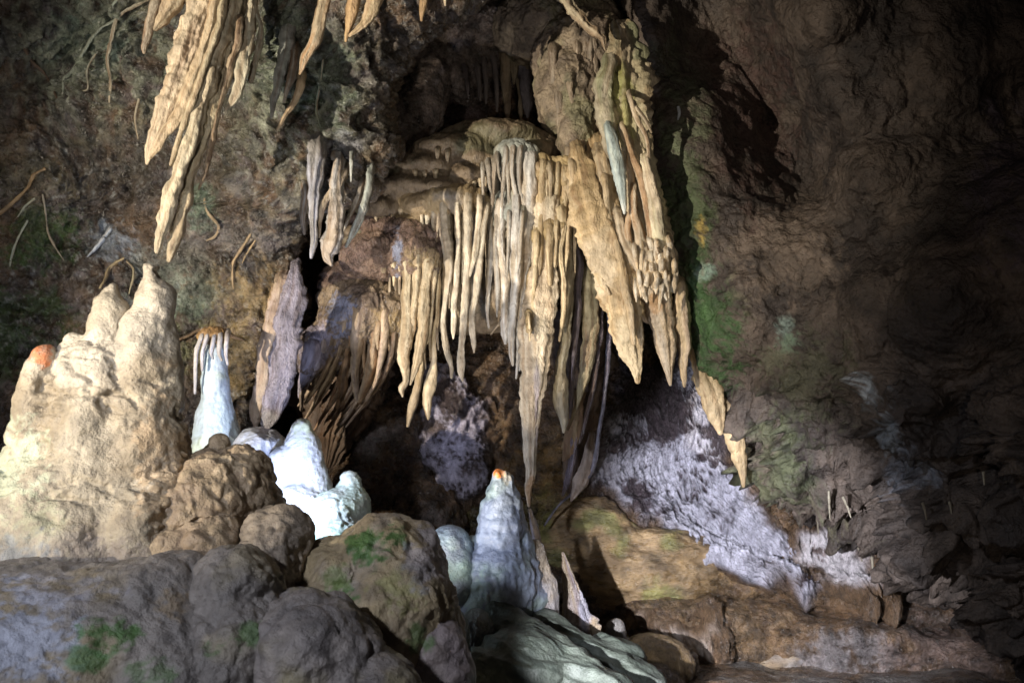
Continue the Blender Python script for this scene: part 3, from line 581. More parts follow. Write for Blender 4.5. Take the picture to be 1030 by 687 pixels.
# tier E: pale blue capped cluster
E_ = empty('flowstone_canopy', P(515, 150, 5.5), 'pale blue-grey capped cluster of slim ribbed stalactites left of the long pointed one', 'flowstone', 'tiers of the hanging formation')
STAL_E = [[(505, 205, 5, 5.5), (504, 245, 4.6, 5.5), (508, 280, 5, 5.5), (508, 318, 4.4, 5.5), (508, 338, 3.8, 5.5), (508, 345, 1.5, 5.5)],
           [(519, 200, 5, 5.46), (519, 240, 5.8, 5.46), (519, 262, 6.4, 5.46), (518, 290, 5, 5.46), (515, 320, 4, 5.46), (515, 350, 3.6, 5.46), (516, 367, 1.2, 5.46)],
           [(532, 160, 6, 5.5), (531, 200, 8, 5.5), (529, 240, 7, 5.5), (525, 280, 4.6, 5.5), (522, 312, 3.4, 5.5), (521, 350, 2.4, 5.5), (519, 380, 1, 5.5)],
           [(509, 150, 3, 5.48), (507, 175, 2.4, 5.48), (505, 198, 2, 5.48), (505, 212, 2.5, 5.48)], [(516, 150, 3, 5.47), (515, 175, 2.3, 5.47), (519, 200, 3, 5.47)], [(523, 150, 3, 5.47), (522, 180, 2.4, 5.47), (526, 205, 2.2, 5.47)],
           [(499, 160, 4, 5.62), (497, 190, 4.4, 5.6), (493, 215, 4, 5.58), (495, 248, 3.6, 5.56), (492, 285, 2.2, 5.55), (490, 312, 2, 5.55), (492, 329, 1.2, 5.55)],
           [(488, 176, 4, 5.64), (486, 196, 3, 5.6), (483, 215, 1.5, 5.56)], [(513, 215, 3, 5.44), (512, 245, 2.4, 5.44), (510, 275, 1.3, 5.44)], [(500, 212, 3, 5.5), (499, 250, 3, 5.5), (500, 300, 2.5, 5.5), (500, 318, 1, 5.5)],
           [(525, 215, 2.6, 5.42), (523, 250, 2.4, 5.42), (520, 275, 1.2, 5.43)], [(526, 300, 3, 5.6), (527, 340, 3, 5.6), (523, 372, 1.2, 5.6)]]
blob('dome', [('e', 517, 155, 5.62, 20, 13, 0.14), ('e', 527, 170, 5.62, 17, 22, 0.12), ('e', 505, 172, 5.72, 15, 26, 0.12), ('e', 512, 208, 5.66, 17, 14, 0.12)] + nubs(STAL_E), 0.007, 0.03, rippled(0.010, 22, 5), cols((0.34, 0.36, 0.33), (0.28, 0.26, 0.2)), M_DRIP, E_)
for j, p_ in enumerate(STAL_E):
    sub(E_, p_, c1=(0.56, 0.54, 0.50) if j < 3 else (0.42, 0.40, 0.36), c2=(0.42, 0.34, 0.24), flute=.16, nf=4)
for x in (494, 503, 509): column('stalactite', [(x, 325, 1.4, 5.62), (x-4, 330, 1, 5.62), (x-9, 336, .8, 5.62)], CREAM, TAN, parent=E_) if x == 503 else None

fillers(E_, [(486, 170), (500, 160), (535, 165)], [215, 225, 235], 5.47, (0.42, 0.39, 0.33), (0.3, 0.24, 0.17), 5)
fillers(E_, [(490, 215), (534, 215)], [330, 345], 5.56, (0.42, 0.34, 0.23), (0.26, 0.18, 0.10))
# tier F: the long pointed stalactite and its toothed shoulder
F_ = empty('stalactite', P(545, 170, 5.5), 'longest cream stalactite, a broad ribbed blade tapering to an orange-tinged point at centre', 'stalactite')
column('blade', [(552, 205, 15, 5.5), (549, 235, 13, 5.48), (547, 275, 13, 5.45), (542, 305, 16, 5.42), (538, 340, 17, 5.4), (536, 380, 13.5, 5.4), (533, 420, 9.5, 5.4), (533, 455, 7, 5.4), (532, 485, 4.4, 5.4), (532, 508, 1.6, 5.4)],
       (0.64, 0.54, 0.38), (0.54, 0.42, 0.27), flute=.10, nf=5, lump=.10, ripple=.02, parent=F_, t=.55, patches=[(534, 492, 6, 20, ORANGE, .8), (540, 400, 3, 60, (0.4, 0.36, 0.44), .5)], rfreq=55)
STAL_F = [[(538, 168, 3.4, 5.5), (540, 190, 3.6, 5.5), (542, 215, 3, 5.48), (543, 230, 2, 5.46)], [(546, 166, 4, 5.48), (546, 188, 4.6, 5.48), (545, 212, 3.4, 5.46), (543, 250, 3.4, 5.42), (542, 275, 2, 5.4)], [(554, 168, 3, 5.49), (554, 190, 3.4, 5.49), (553, 214, 1.4, 5.49)],
           [(561, 168, 3.4, 5.5), (560, 190, 3.4, 5.5), (557, 212, 2, 5.5)], [(568, 170, 4, 5.5), (569, 195, 4, 5.5), (566, 220, 3, 5.48), (567, 235, 2, 5.46)], [(575, 174, 3.4, 5.54), (577, 200, 3, 5.54), (575, 222, 1.4, 5.54)],
           [(565, 212, 5, 5.46), (566, 228, 4, 5.44), (564, 252, 2.2, 5.43), (567, 285, 3, 5.43), (567, 315, 2.8, 5.44), (563, 342, 1.4, 5.46)], [(572, 216, 3, 5.46), (571, 250, 2.4, 5.45), (569, 272, 1.6, 5.44)],
           [(552, 228, 4.4, 5.42), (553, 255, 3.6, 5.41), (553, 285, 2.4, 5.4)], [(540, 235, 3, 5.42), (539, 262, 3, 5.4), (537, 300, 2.4, 5.38), (536, 330, 1.4, 5.36)], [(560, 225, 3, 5.42), (559, 250, 2.4, 5.42), (558, 268, 1.2, 5.42)], [(532, 320, 1.6, 5.3), (533, 342, 1, 5.3)]]
blob('shoulder', [('e', 556, 182, 5.66, 24, 18, 0.16), ('e', 560, 225, 5.62, 18, 24, 0.12), ('e', 545, 250, 5.56, 13, 40, .1), ('e', 537, 320, 5.5, 9, 50, .08)] + nubs(STAL_F), 0.007, 0.03, rippled(0.014, 22, 5), cols((0.42, 0.32, 0.17), (0.26, 0.19, 0.10)), M_DRIP, F_)
for p_ in STAL_F:
    column('rib', p_, (0.58, 0.47, 0.28), (0.42, 0.30, 0.15), flute=.18, ripple=.05, lump=.16, parent=F_)

fillers(F_, [(538, 165), (578, 172)], [225, 228], 5.47, (0.5, 0.4, 0.25), (0.34, 0.24, 0.13), 4.5, name='rib')
fillers(F_, [(548, 215), (580, 220)], [300, 330], 5.46, (0.46, 0.37, 0.23), (0.34, 0.24, 0.13), 4.5, name='rib')
# curtains right of it, each on its own
CG = 'dark curtains between the long stalactite and the fan-shaped slab'
def curtain(pts, label, c1, c2, cat='curtain', name='curtain', **kw):
    kw.setdefault('t', 1.5); kw.setdefault('flute', .15); kw.setdefault('lump', .12)
    g = kw.pop('group', CG)
    return tag(column(name, pts, c1, c2, **kw), label, cat, g)
curtain([(578, 205, 7, 5.7), (575, 240, 6, 5.62), (573, 290, 4.4, 5.6), (570, 330, 4.4, 5.58), (565, 375, 5, 5.56), (564, 402, 7, 5.55), (567, 420, 4.4, 5.55), (567, 434, 1.5, 5.55)], 'pale curtain ending in a knobbly club tip, first right of the long stalactite', (0.56, 0.50, 0.34), (0.42, 0.34, 0.2))
curtain([(585, 215, 5, 5.75), (583, 260, 4, 5.7), (581, 310, 3.4, 5.68), (577, 355, 3, 5.66), (574, 405, 2, 5.64), (573, 420, 1, 5.64)], 'thin dark lilac-edged curtain behind the club-tipped one', (0.30, 0.26, 0.33), (0.14, 0.10, 0.08))
curtain([(592, 225, 6, 5.8), (593, 270, 8, 5.75), (594, 310, 8.5, 5.72), (593, 345, 7, 5.7), (588, 378, 5.4, 5.68), (582, 400, 3, 5.66), (576, 420, 1.6, 5.64), (571, 432, 1, 5.64)], 'broad olive-tan curtain whose lower edge sweeps left, middle of the curtains', (0.44, 0.38, 0.22), (0.3, 0.2, 0.11), t=.6)
curtain([(602, 240, 4, 5.8), (603, 300, 4.4, 5.78), (602, 345, 4, 5.76), (597, 385, 3, 5.74), (590, 420, 2, 5.74), (583, 445, 1.2, 5.74)], 'glossy brown rippled curtain left of the blue-edged one', (0.22, 0.15, 0.13), (0.32, 0.26, 0.3), mat=M_WET)
curtain([(610, 255, 3.6, 5.8), (612, 300, 3, 5.8), (613, 345, 2.8, 5.8), (609, 390, 2.2, 5.82), (603, 430, 2.2, 5.86), (599, 458, 2.6, 5.9), (592, 478, 2.4, 5.92), (578, 494, 1.6, 5.94), (562, 508, 1.2, 5.95), (548, 528, 1, 5.95)], 'long thin blue-edged curtain sweeping down left to the floor rock', (0.36, 0.37, 0.5), (0.24, 0.2, 0.26), mat=M_WET)
curtain([(582, 400, 6, 5.9), (577, 430, 8, 5.9), (572, 452, 6, 5.88), (567, 462, 2, 5.88)], 'amber hooked curtain end hanging below the olive-tan curtain', (0.40, 0.27, 0.12), ORANGE, t=.3)
curtain([(577, 440, 5, 5.92), (575, 465, 4, 5.92), (570, 485, 3.4, 5.92), (566, 498, 1.2, 5.92)], 'small lilac glossy drip below the amber hooked curtain', (0.42, 0.36, 0.44), (0.3, 0.2, 0.16), mat=M_WET)
curtain([(594, 440, 3, 5.95), (590, 465, 6, 5.93), (584, 484, 7, 5.92), (578, 497, 3.4, 5.92), (575, 503, 1.2, 5.92)], 'lumpy tan drip in front of the blue-edged curtain near its foot', (0.36, 0.27, 0.2), (0.5, 0.4, 0.33), t=.8)
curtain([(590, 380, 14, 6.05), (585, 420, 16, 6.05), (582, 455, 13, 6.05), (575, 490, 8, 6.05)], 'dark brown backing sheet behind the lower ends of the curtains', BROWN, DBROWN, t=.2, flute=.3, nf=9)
curtain([(590, 240, 26, 5.98), (590, 300, 26, 5.98), (588, 360, 24, 6.0), (585, 400, 16, 6.02)], 'dark folded sheet behind the upper part of the curtains', (0.17, 0.12, 0.08), DBROWN, t=.2, flute=.35, nf=11)

# fan-shaped slab
H_ = empty('stalactite', P(600, 200, 5.3), 'ochre fan-shaped slab with fine ripples hanging between the curtains and the right wall', 'stalactite')
column('blade', [(580, 150, 7, 5.5), (586, 175, 15, 5.42), (593, 205, 20, 5.36), (603, 238, 22, 5.3), (615, 270, 20, 5.26), (624, 302, 18, 5.24), (630, 332, 15, 5.22), (635, 357, 9.5, 5.22), (641, 383, 2.6, 5.22)],
       (0.52, 0.38, 0.20), (0.44, 0.31, 0.15), flute=.13, nf=4, ripple=.022, rfreq=150, lump=.22, t=.5, lfreq=12, parent=H_, patches=[(605, 265, 22, 40, (0.58, 0.48, 0.34), .7), (632, 350, 16, 50, (0.56, 0.47, 0.32), .8)])
column('blade', [(608, 150, 14, 5.56), (614, 185, 24, 5.5), (626, 225, 30, 5.46), (640, 262, 28, 5.42), (650, 292, 20, 5.4), (655, 318, 6, 5.4)], (0.48, 0.35, 0.18), (0.36, 0.24, 0.12), flute=.3, nf=8, lump=.25, t=.35, parent=H_)
for p_ in [[(604, 160, 8, 5.42), (610, 190, 9, 5.4), (618, 225, 8, 5.34), (628, 262, 6, 5.28), (636, 295, 6, 5.25), (642, 330, 5, 5.22), (644, 358, 2.4, 5.22), (642, 368, 1, 5.22)],
           [(576, 165, 4, 5.42), (579, 205, 5, 5.38), (590, 245, 5, 5.32), (604, 280, 4, 5.24), (612, 295, 2, 5.2)],
           [(608, 180, 4, 5.34), (612, 215, 4, 5.3), (620, 250, 4, 5.24), (628, 285, 4, 5.2), (634, 320, 4, 5.16), (637, 345, 2.2, 5.15)]]:
    column('fold', p_, (0.5, 0.37, 0.2), (0.56, 0.45, 0.29), flute=.14, lump=.14, ripple=.03, rfreq=120, parent=H_, t=.8)

# upper right drapery with blue tip and lacy cream fringe
I_ = empty('flowstone_drapery', P(635, 60, 5.4), 'tall yellow-green stained drapery with a lacy cream fringe along the right wall edge', 'drapery')
column('drapery_body', [(622, 25, 8, 5.6), (628, 55, 16, 5.5), (629, 85, 24, 5.42), (630, 115, 23, 5.38), (637, 150, 18, 5.34), (645, 185, 17, 5.32), (652, 220, 17, 5.3), (660, 250, 16, 5.28), (666, 280, 13, 5.28), (668, 300, 6, 5.3)],
       (0.38, 0.32, 0.19), (0.46, 0.37, 0.24), flute=.28, nf=6, lump=.28, ripple=.04, t=.6, parent=I_, patches=[(618, 80, 18, 26, (0.25, 0.25, 0.08), .8), (630, 115, 12, 40, (0.34, 0.34, 0.12), .7), (607, 100, 9, 30, (0.42, 0.36, 0.26), .7), (660, 225, 14, 50, (0.62, 0.55, 0.32), .7), (645, 40, 16, 30, (0.17, 0.2, 0.12), .7)])
for p_, a_, b_ in [([(612, 70, 7, 5.36), (608, 100, 8, 5.32), (612, 130, 8, 5.3), (618, 155, 6, 5.3), (620, 170, 3, 5.3)], (0.44, 0.38, 0.26), (0.36, 0.36, 0.2)),
                   ([(634, 98, 2.6, 5.2), (641, 120, 2.6, 5.18), (650, 138, 2.2, 5.18), (652, 158, 2, 5.2), (650, 180, 3, 5.22)], CREAM, TAN), ([(640, 108, 2, 5.18), (650, 122, 1.8, 5.18), (655, 133, 1.2, 5.2)], CREAM, TAN),
                   ([(628, 130, 4, 5.26), (636, 155, 4, 5.22), (645, 180, 4, 5.2), (650, 210, 4, 5.18), (655, 240, 4, 5.16)], CREAM, ORANGE), ([(648, 160, 4, 5.22), (655, 190, 6, 5.18), (660, 220, 7, 5.16), (665, 250, 7, 5.16), (672, 275, 5, 5.18), (677, 292, 2, 5.2)], (0.62, 0.56, 0.36), CREAM),
                   ([(636, 190, 5, 5.22), (638, 215, 5, 5.2), (645, 245, 6, 5.16), (652, 268, 5, 5.14), (656, 290, 2, 5.14)], CREAM, ORANGE), ([(633, 145, 3, 5.24), (634, 175, 3, 5.24), (637, 205, 3, 5.2), (632, 225, 3, 5.2), (633, 250, 3, 5.2)], TAN, ORANGE),
                   ([(622, 215, 4, 5.28), (627, 240, 5, 5.22), (638, 262, 5, 5.18), (646, 280, 4, 5.16), (650, 300, 1.6, 5.16)], CREAM, TAN)]:
    column('strand', p_, a_, b_, flute=.2, lump=.25, parent=I_)
rr = np.random.RandomState(3)
for i in range(44):
    x = 636+rr.rand()*44; y = 240+rr.rand()*52; l = 9+rr.rand()*18; dx = rr.normal()*3+1.5
    column('fringe_strand', [(x, y, 2.6, 5.15-rr.rand()*.08), (x+dx*.5, y+l*.5, 2.2+rr.rand(), 5.13), (x+dx, y+l, .8, 5.14)], (0.70, 0.62, 0.48), (0.6, 0.44, 0.24), flute=.2, lump=.25, parent=I_)
tag(column('stalactite', [(612, 128, 4, 5.22), (616, 145, 6, 5.18), (621, 168, 6.4, 5.16), (625, 190, 4.6, 5.15), (627, 205, 3, 5.15), (628, 214, 1.4, 5.15)], (0.42, 0.52, 0.52), (0.5, 0.56, 0.5), flute=.1, ripple=.02, tip=((0.7, 0.72, 0.68), .15)), 'smooth pale blue-green stalactite on the front of the tall yellow-green drapery', 'stalactite')
tag(column('stalactite', [(655, 278, 9, 5.36), (660, 295, 13, 5.32), (664, 320, 13.5, 5.3), (668, 342, 11, 5.3), (672, 365, 6, 5.3), (674, 386, 1.6, 5.3)], (0.54, 0.40, 0.24), (0.5, 0.42, 0.32), flute=.14, t=.7, patches=[(661, 305, 10, 12, ORANGE, .7)]), 'broad tan-orange stalactite below the lacy cream fringe', 'stalactite', 'pointed stalactites along the right wall edge')
tag(column('stalactite', [(684, 285, 7, 5.36), (685, 315, 8, 5.34), (687, 340, 7.4, 5.34), (688, 362, 4.4, 5.34), (688, 388, 1.5, 5.34)], (0.5, 0.38, 0.22), (0.42, 0.32, 0.22), flute=.2, lump=.2, t=.8), 'slim brown-tan stalactite hard against the green part of the right wall', 'stalactite', 'pointed stalactites along the right wall edge')
L_ = empty('curtain', P(710, 380, 5.3), 'bright ochre curtain edge peeling off the right wall, ending in two lobes', 'curtain')
column('lobe', [(694, 330, 8, 5.52), (704, 362, 11, 5.48), (713, 392, 12, 5.46), (720, 415, 10, 5.46), (724, 434, 3, 5.46)], (0.54, 0.40, 0.21), (0.5, 0.35, 0.17), parent=L_, t=.6, lump=.25)
column('lobe', [(724, 400, 8, 5.54), (735, 425, 9, 5.5), (742, 448, 9, 5.48), (746, 468, 6, 5.48), (748, 488, 1.8, 5.48)], (0.5, 0.36, 0.18), (0.42, 0.3, 0.15), parent=L_, t=.6, lump=.25)

# ================================================================= ROOF PIECES
N_ = empty('rock_pendant', P(575, 90, 5.8), 'grey-brown cone of rock hanging from the roof left of the yellow-green drapery', 'pendant')
STAL_N = [[(580, 125, 8, 5.64), (578, 150, 8, 5.6), (576, 172, 4.5, 5.56), (577, 190, 2, 5.54)], [(596, 110, 4, 5.7), (597, 124, 1, 5.7)], [(571, 65, 3, 5.62), (573, 85, 4, 5.6), (576, 105, 3, 5.6)], [(560, 110, 8, 5.72), (562, 128, 5, 5.7), (566, 142, 1.4, 5.7)], [(586, 110, 5, 5.68), (590, 128, 4, 5.66), (590, 150, 1.5, 5.64)]]
blob('pendant_body', [('e', 560, 30, 6.2, 60, 40, .35), ('e', 585, 60, 6.0, 45, 45, 0.3), ('e', 575, 95, 5.85, 32, 38, 0.22), ('c', 578, 110, 5.75, 20, 579, 165, 5.65, 8), ('e', 560, 85, 5.9, 14, 45, .15), ('e', 600, 120, 5.9, 12, 40, 0.14)] + nubs(STAL_N), 0.010, 0.04,
     lambda p: 0.035*ridged(p*5, 3)+0.028*ridged(p*np.array([16, 16, 5]), 3), cols((0.27, 0.215, 0.15), (0.17, 0.13, 0.095), (0.22, 0.2, 0.12)), M_DRY, N_)
for p_ in STAL_N:
    column('drip', p_, (0.26, 0.2, 0.13), (0.2, 0.15, 0.1), lump=.25, flute=.2, parent=N_)
fillers(N_, [(556, 50), (603, 40)], [128, 120], 5.66, (0.3, 0.24, 0.17), (0.2, 0.15, 0.1), 5, 2, 4, name='drip')
fillers(N_, [(562, 95), (600, 95)], [150, 140], 5.62, (0.3, 0.24, 0.17), (0.2, 0.15, 0.1), 6, 2, 3.5, name='drip')
column('drip', [(563, -12, 6, 5.3), (572, 5, 6, 5.3), (583, 18, 6, 5.3), (595, 30, 5, 5.3), (606, 40, 4, 5.3), (609, 50, 1.4, 5.3)], (0.56, 0.47, 0.3), (0.36, 0.26, 0.16), lump=.5, flute=.3, lfreq=16).name = 'flowstone_vein'
tag(bpy.data.objects['flowstone_vein'], 'bright knobbly cream vein slanting down from the top edge, right of centre', 'vein')
RG = 'small stalactites in the dim recess above the formation'
tag(blob('rock_pendant', [('e', 500, 40, 6.5, 50, 45, .3), ('e', 470, 75, 6.55, 28, 25, .2), ('e', 440, 30, 6.5, 40, 35, .3), ('e', 430, 85, 6.3, 17, 30, .2), ('e', 405, 150, 6.15, 16, 24, .14, -0.6), ('e', 420, 115, 6.2, 20, 26, .16, -0.5), ('e', 382, 178, 6.1, 17, 16, .14, -0.7)], 0.012, 0.05, lambda p: 0.045*ridged(p*6, 3)+0.018*ridged(p*15, 2), cols((0.27, 0.21, 0.18), (0.15, 0.115, 0.095)), M_ROCK),
    'dark crumbly brown rock roof inside the recess above the formation', 'rock')
for (x, y0, y1, w, c) in [(507, 30, 107, 6, (0.24, 0.18, 0.11)), (516, 35, 84, 5, (0.22, 0.17, 0.1)), (510, 60, 126, 3.5, (0.2, 0.14, 0.09)), (529, 50, 118, 6.5, (0.16, 0.14, 0.16)), (523, 80, 125, 3, (0.26, 0.2, 0.13)), (488, 60, 104, 2.5, (0.15, 0.12, 0.11)), (482, 65, 101, 2.2, (0.15, 0.12, 0.11)), (470, 70, 98, 2.5, (0.14, 0.11, 0.11)), (499, 55, 112, 2.4, (0.15, 0.12, 0.11))]:
    lab = {507: 'tan ridged stalactite, the brightest in the dim recess above the formation', 516: 'short brown stalactite touching the right side of the brightest one in the recess', 510: 'thin dark stalactite behind and below the brightest one in the recess', 529: 'thick grey ringed stalactite in the recess, left of the hanging rock cone',
           523: 'small tan drip just left of the thick grey ringed stalactite', 488: 'tiny drip in the middle of the row at the recess roof', 482: 'tiny drip second from the left at the recess roof', 470: 'leftmost tiny drip at the recess roof', 499: 'tiny long drip nearest the brightest stalactite of the recess'}[x]
    tag(column('stalactite', [(x-2, y0, w*1.2, 6.25), (x, y0+(y1-y0)*.4, w, 6.2), (x+1, y0+(y1-y0)*.75, w*.8, 6.18), (x+1, y1, 1.1, 6.18)], c, tuple(k*.8 for k in c), lump=.25, flute=.2), lab, 'stalactite', RG)

# ================================================================= UPPER LEFT STALACTITES
K_ = empty('stalactite', P(210, -10, 4.3), 'large bundle of leaning tan ribs tapering to a point above the tallest stalagmite', 'stalactite')
for p_, a_, b_, t_ in [([(222, -40, 20, 4.4), (206, 0, 16, 4.36), (190, 40, 13, 4.32), (177, 80, 11, 4.28), (166, 112, 8, 4.26), (158, 135, 7, 4.25), (151, 152, 4, 4.25), (148, 164, 1.6, 4.25)], (0.46, 0.37, 0.25), (0.36, 0.27, 0.18), .8),
                   ([(232, -40, 8, 4.34), (219, 0, 7, 4.32), (207, 45, 6, 4.28), (195, 80, 6, 4.26), (180, 115, 6, 4.24), (163, 140, 5, 4.23), (152, 158, 2, 4.24)], (0.46, 0.36, 0.23), TAN, 1),
                   ([(246, -40, 10, 4.4), (235, 0, 8, 4.36), (222, 45, 7, 4.32), (208, 85, 8, 4.28), (200, 115, 8, 4.26), (190, 150, 7, 4.22), (178, 180, 7, 4.2), (168, 210, 7, 4.19), (161, 235, 6, 4.18), (158, 252, 2.6, 4.18)], (0.54, 0.47, 0.33), (0.42, 0.34, 0.22), 1),
                   ([(252, -40, 6, 4.46), (243, 0, 6, 4.42), (232, 40, 6, 4.38), (222, 75, 5, 4.36), (214, 110, 6, 4.32), (203, 145, 5, 4.28), (192, 180, 5, 4.26), (183, 210, 6, 4.24), (176, 240, 6, 4.22), (170, 261, 2.4, 4.22)], (0.52, 0.43, 0.27), (0.40, 0.30, 0.18), 1),
                   ([(262, -40, 6, 4.44), (254, 0, 5.4, 4.42), (249, 30, 6, 4.4), (247, 55, 6.5, 4.38), (243, 80, 6, 4.36), (234, 100, 4, 4.36), (227, 110, 1.6, 4.36)], (0.44, 0.4, 0.29), (0.36, 0.28, 0.18), 1),
                   ([(240, 20, 4, 4.36), (236, 50, 4, 4.34), (229, 75, 4, 4.33), (222, 100, 3, 4.32), (217, 120, 3, 4.3), (212, 150, 3.4, 4.28), (206, 175, 2, 4.28), (200, 190, 1.2, 4.28)], (0.44, 0.34, 0.22), BROWN, 1),
                   ([(256, 10, 3, 4.42), (262, 30, 3, 4.44), (258, 55, 3, 4.44), (252, 80, 3, 4.42)], (0.36, 0.34, 0.25), BROWN, 1),
                   ([(228, -10, 4, 4.3), (216, 40, 4, 4.26), (203, 75, 4, 4.24), (190, 110, 3.6, 4.22), (180, 140, 3, 4.21), (172, 165, 2, 4.2)], (0.5, 0.42, 0.27), TAN, 1)]:
    column('rib', p_, a_, b_, flute=.2, nf=4, lump=.28, ripple=.05, rfreq=60, lfreq=16, t=t_, parent=K_)
UG = 'small stalactites and curtains along the top edge'
for p_, a_, b_, lab, kw in [
    ([(168, -30, 6, 4.3), (158, 0, 5.5, 4.3), (152, 20, 5, 4.3), (148, 36, 4.6, 4.3), (145, 48, 3.4, 4.3), (145, 52, 2, 4.3)], (0.36, 0.31, 0.23), BROWN, 'short blunt stalactite left of the large leaning bundle', {}),
    ([(190, -40, 14, 4.3), (176, -5, 11, 4.3), (165, 15, 7, 4.3), (157, 28, 3, 4.3)], (0.4, 0.32, 0.2), TAN, 'tan curtain wedge between the blunt stalactite and the leaning bundle', {}),
    ([(330, -40, 7, 4.55), (325, 0, 6, 4.52), (320, 30, 6, 4.5), (313, 50, 6, 4.5), (307, 62, 4, 4.5), (302, 74, 1.4, 4.5)], (0.46, 0.37, 0.24), ORANGE, 'ochre blade-like stalactite in front of the green mossy rock at the top', {}),
    ([(290, 30, 7, 4.8), (286, 55, 6, 4.72), (281, 80, 5, 4.66), (276, 100, 4, 4.62), (273, 118, 1.4, 4.6)], (0.24, 0.25, 0.22), GREY, 'grey stalactite below the green mossy rock', {}),
    ([(298, 50, 5, 4.75), (294, 75, 4.4, 4.68), (289, 90, 3, 4.66), (286, 102, 1.4, 4.66)], (0.26, 0.23, 0.19), BROWN, 'short grey-brown stalactite just right of the grey one', {}),
    ([(302, 80, 5, 4.7), (298, 100, 3.4, 4.66), (288, 115, 2.4, 4.62), (279, 130, 1.2, 4.6)], (0.44, 0.32, 0.18), TAN, 'thin amber root-like drip above the hollow, left of the curly brown rock', {}),
    ([(362, -30, 7, 4.5), (357, 0, 6, 4.5), (352, 20, 5, 4.5), (349, 34, 2.6, 4.5), (348, 41, 1.4, 4.5)], (0.5, 0.33, 0.15), ORANGE, 'left amber lobe of the curtain at the top edge', {}),
    ([(385, -35, 10, 4.5), (378, 0, 8, 4.5), (370, 18, 6, 4.5), (360, 30, 3, 4.5), (352, 36, 1.4, 4.5)], (0.46, 0.35, 0.2), TAN, 'right tan lobe of the curtain at the top edge', {'t': .5}),
    ([(430, -25, 6, 4.6), (427, -5, 5, 4.6), (425, 10, 3.4, 4.6), (424, 20, 1.6, 4.6)], (0.5, 0.33, 0.15), ORANGE, 'short orange drip at the top edge above the dark recess', {}),
    ([(448, -20, 4, 4.6), (448, 0, 2, 4.6), (448, 5, 1.2, 4.6)], CREAM, TAN, 'tiny pale drip at the top edge right of the orange one', {})]:
    tag(column('stalactite', p_, a_, b_, flute=.16, lump=.25, ripple=.05, **kw), lab, 'stalactite', UG)
# cluster above the dark hollow
HG = 'grey stalactites over the dark hollow'
for p_, a_, b_, lab in [
    ([(322, 150, 9, 4.8), (318, 175, 8, 4.76), (315, 195, 5, 4.74), (315, 225, 4.4, 4.72), (315, 245, 3, 4.72), (313, 259, 1.3, 4.72)], (0.38, 0.38, 0.44), (0.26, 0.24, 0.22), 'long grey-lilac stalactite, left of the pair over the dark hollow'),
    ([(340, 165, 6, 4.82), (337, 195, 7, 4.78), (338, 220, 9, 4.74), (333, 245, 10, 4.72), (330, 256, 6, 4.72), (333, 266, 1.6, 4.72)], (0.42, 0.40, 0.38), (0.36, 0.28, 0.2), 'thick twisted pale stalactite over the dark hollow'),
    ([(372, 175, 5, 4.9), (370, 195, 4.4, 4.86), (364, 215, 4.2, 4.84), (356, 232, 3, 4.84), (348, 248, 1.3, 4.84)], (0.34, 0.37, 0.33), (0.22, 0.2, 0.16), 'greenish curtain slanting down left over the dark hollow'),
    ([(364, 185, 2.6, 4.9), (357, 205, 2.4, 4.88), (350, 222, 2, 4.86), (346, 232, 1, 4.86)], (0.28, 0.25, 0.2), BROWN, 'thin brown strand behind the slanting greenish curtain'),
    ([(308, 190, 5, 4.9), (305, 212, 3.6, 4.88), (306, 235, 1.2, 4.88)], (0.24, 0.22, 0.2), BROWN, 'small dark stalactite, leftmost over the dark hollow'),
    ([(345, 175, 5, 4.82), (335, 192, 4.5, 4.78), (326, 205, 3.6, 4.76), (322, 222, 2.5, 4.76), (321, 238, 1.2, 4.76)], (0.38, 0.29, 0.18), (0.3, 0.24, 0.18), 'brown-tan drip between the lilac and the twisted stalactite'),
    ([(354, 160, 2.6, 4.7), (353, 172, 2, 4.7), (353, 182, 1, 4.7)], (0.4, 0.42, 0.38), GREY, 'tiny pale drip above the slanting greenish curtain')]:
    tag(column('stalactite', p_, a_, b_, flute=.22, nf=4, lump=.28, ripple=.06, t=.9), lab, 'stalactite', HG)
# lilac column left of the hollow
O_ = empty('curtain', P(285, 300, 5.0), 'lilac two-lobed hanging column left of the dark hollow above the white stalagmites', 'curtain')
column('lobe', [(297, 272, 5, 5.15), (294, 295, 10, 5.12), (288, 325, 12, 5.1), (286, 355, 12, 5.08), (281, 390, 11, 5.06), (275, 412, 9, 5.05), (268, 428, 5, 5.05), (266, 432, 2, 5.05)], LILAC, (0.34, 0.3, 0.36), flute=.16, lump=.2, ripple=.05, parent=O_, t=.7, mat=M_WET, patches=[(270, 425, 12, 14, (0.5, 0.48, 0.5), .7)])
column('lobe', [(284, 285, 7, 5.15), (277, 315, 9, 5.12), (269, 350, 8, 5.1), (265, 380, 8, 5.08), (261, 405, 7.5, 5.06), (258, 422, 5, 5.05), (257, 429, 2, 5.05)], (0.42, 0.31, 0.21), (0.34, 0.25, 0.2), flute=.16, lump=.2, ripple=.06, parent=O_, t=.7)

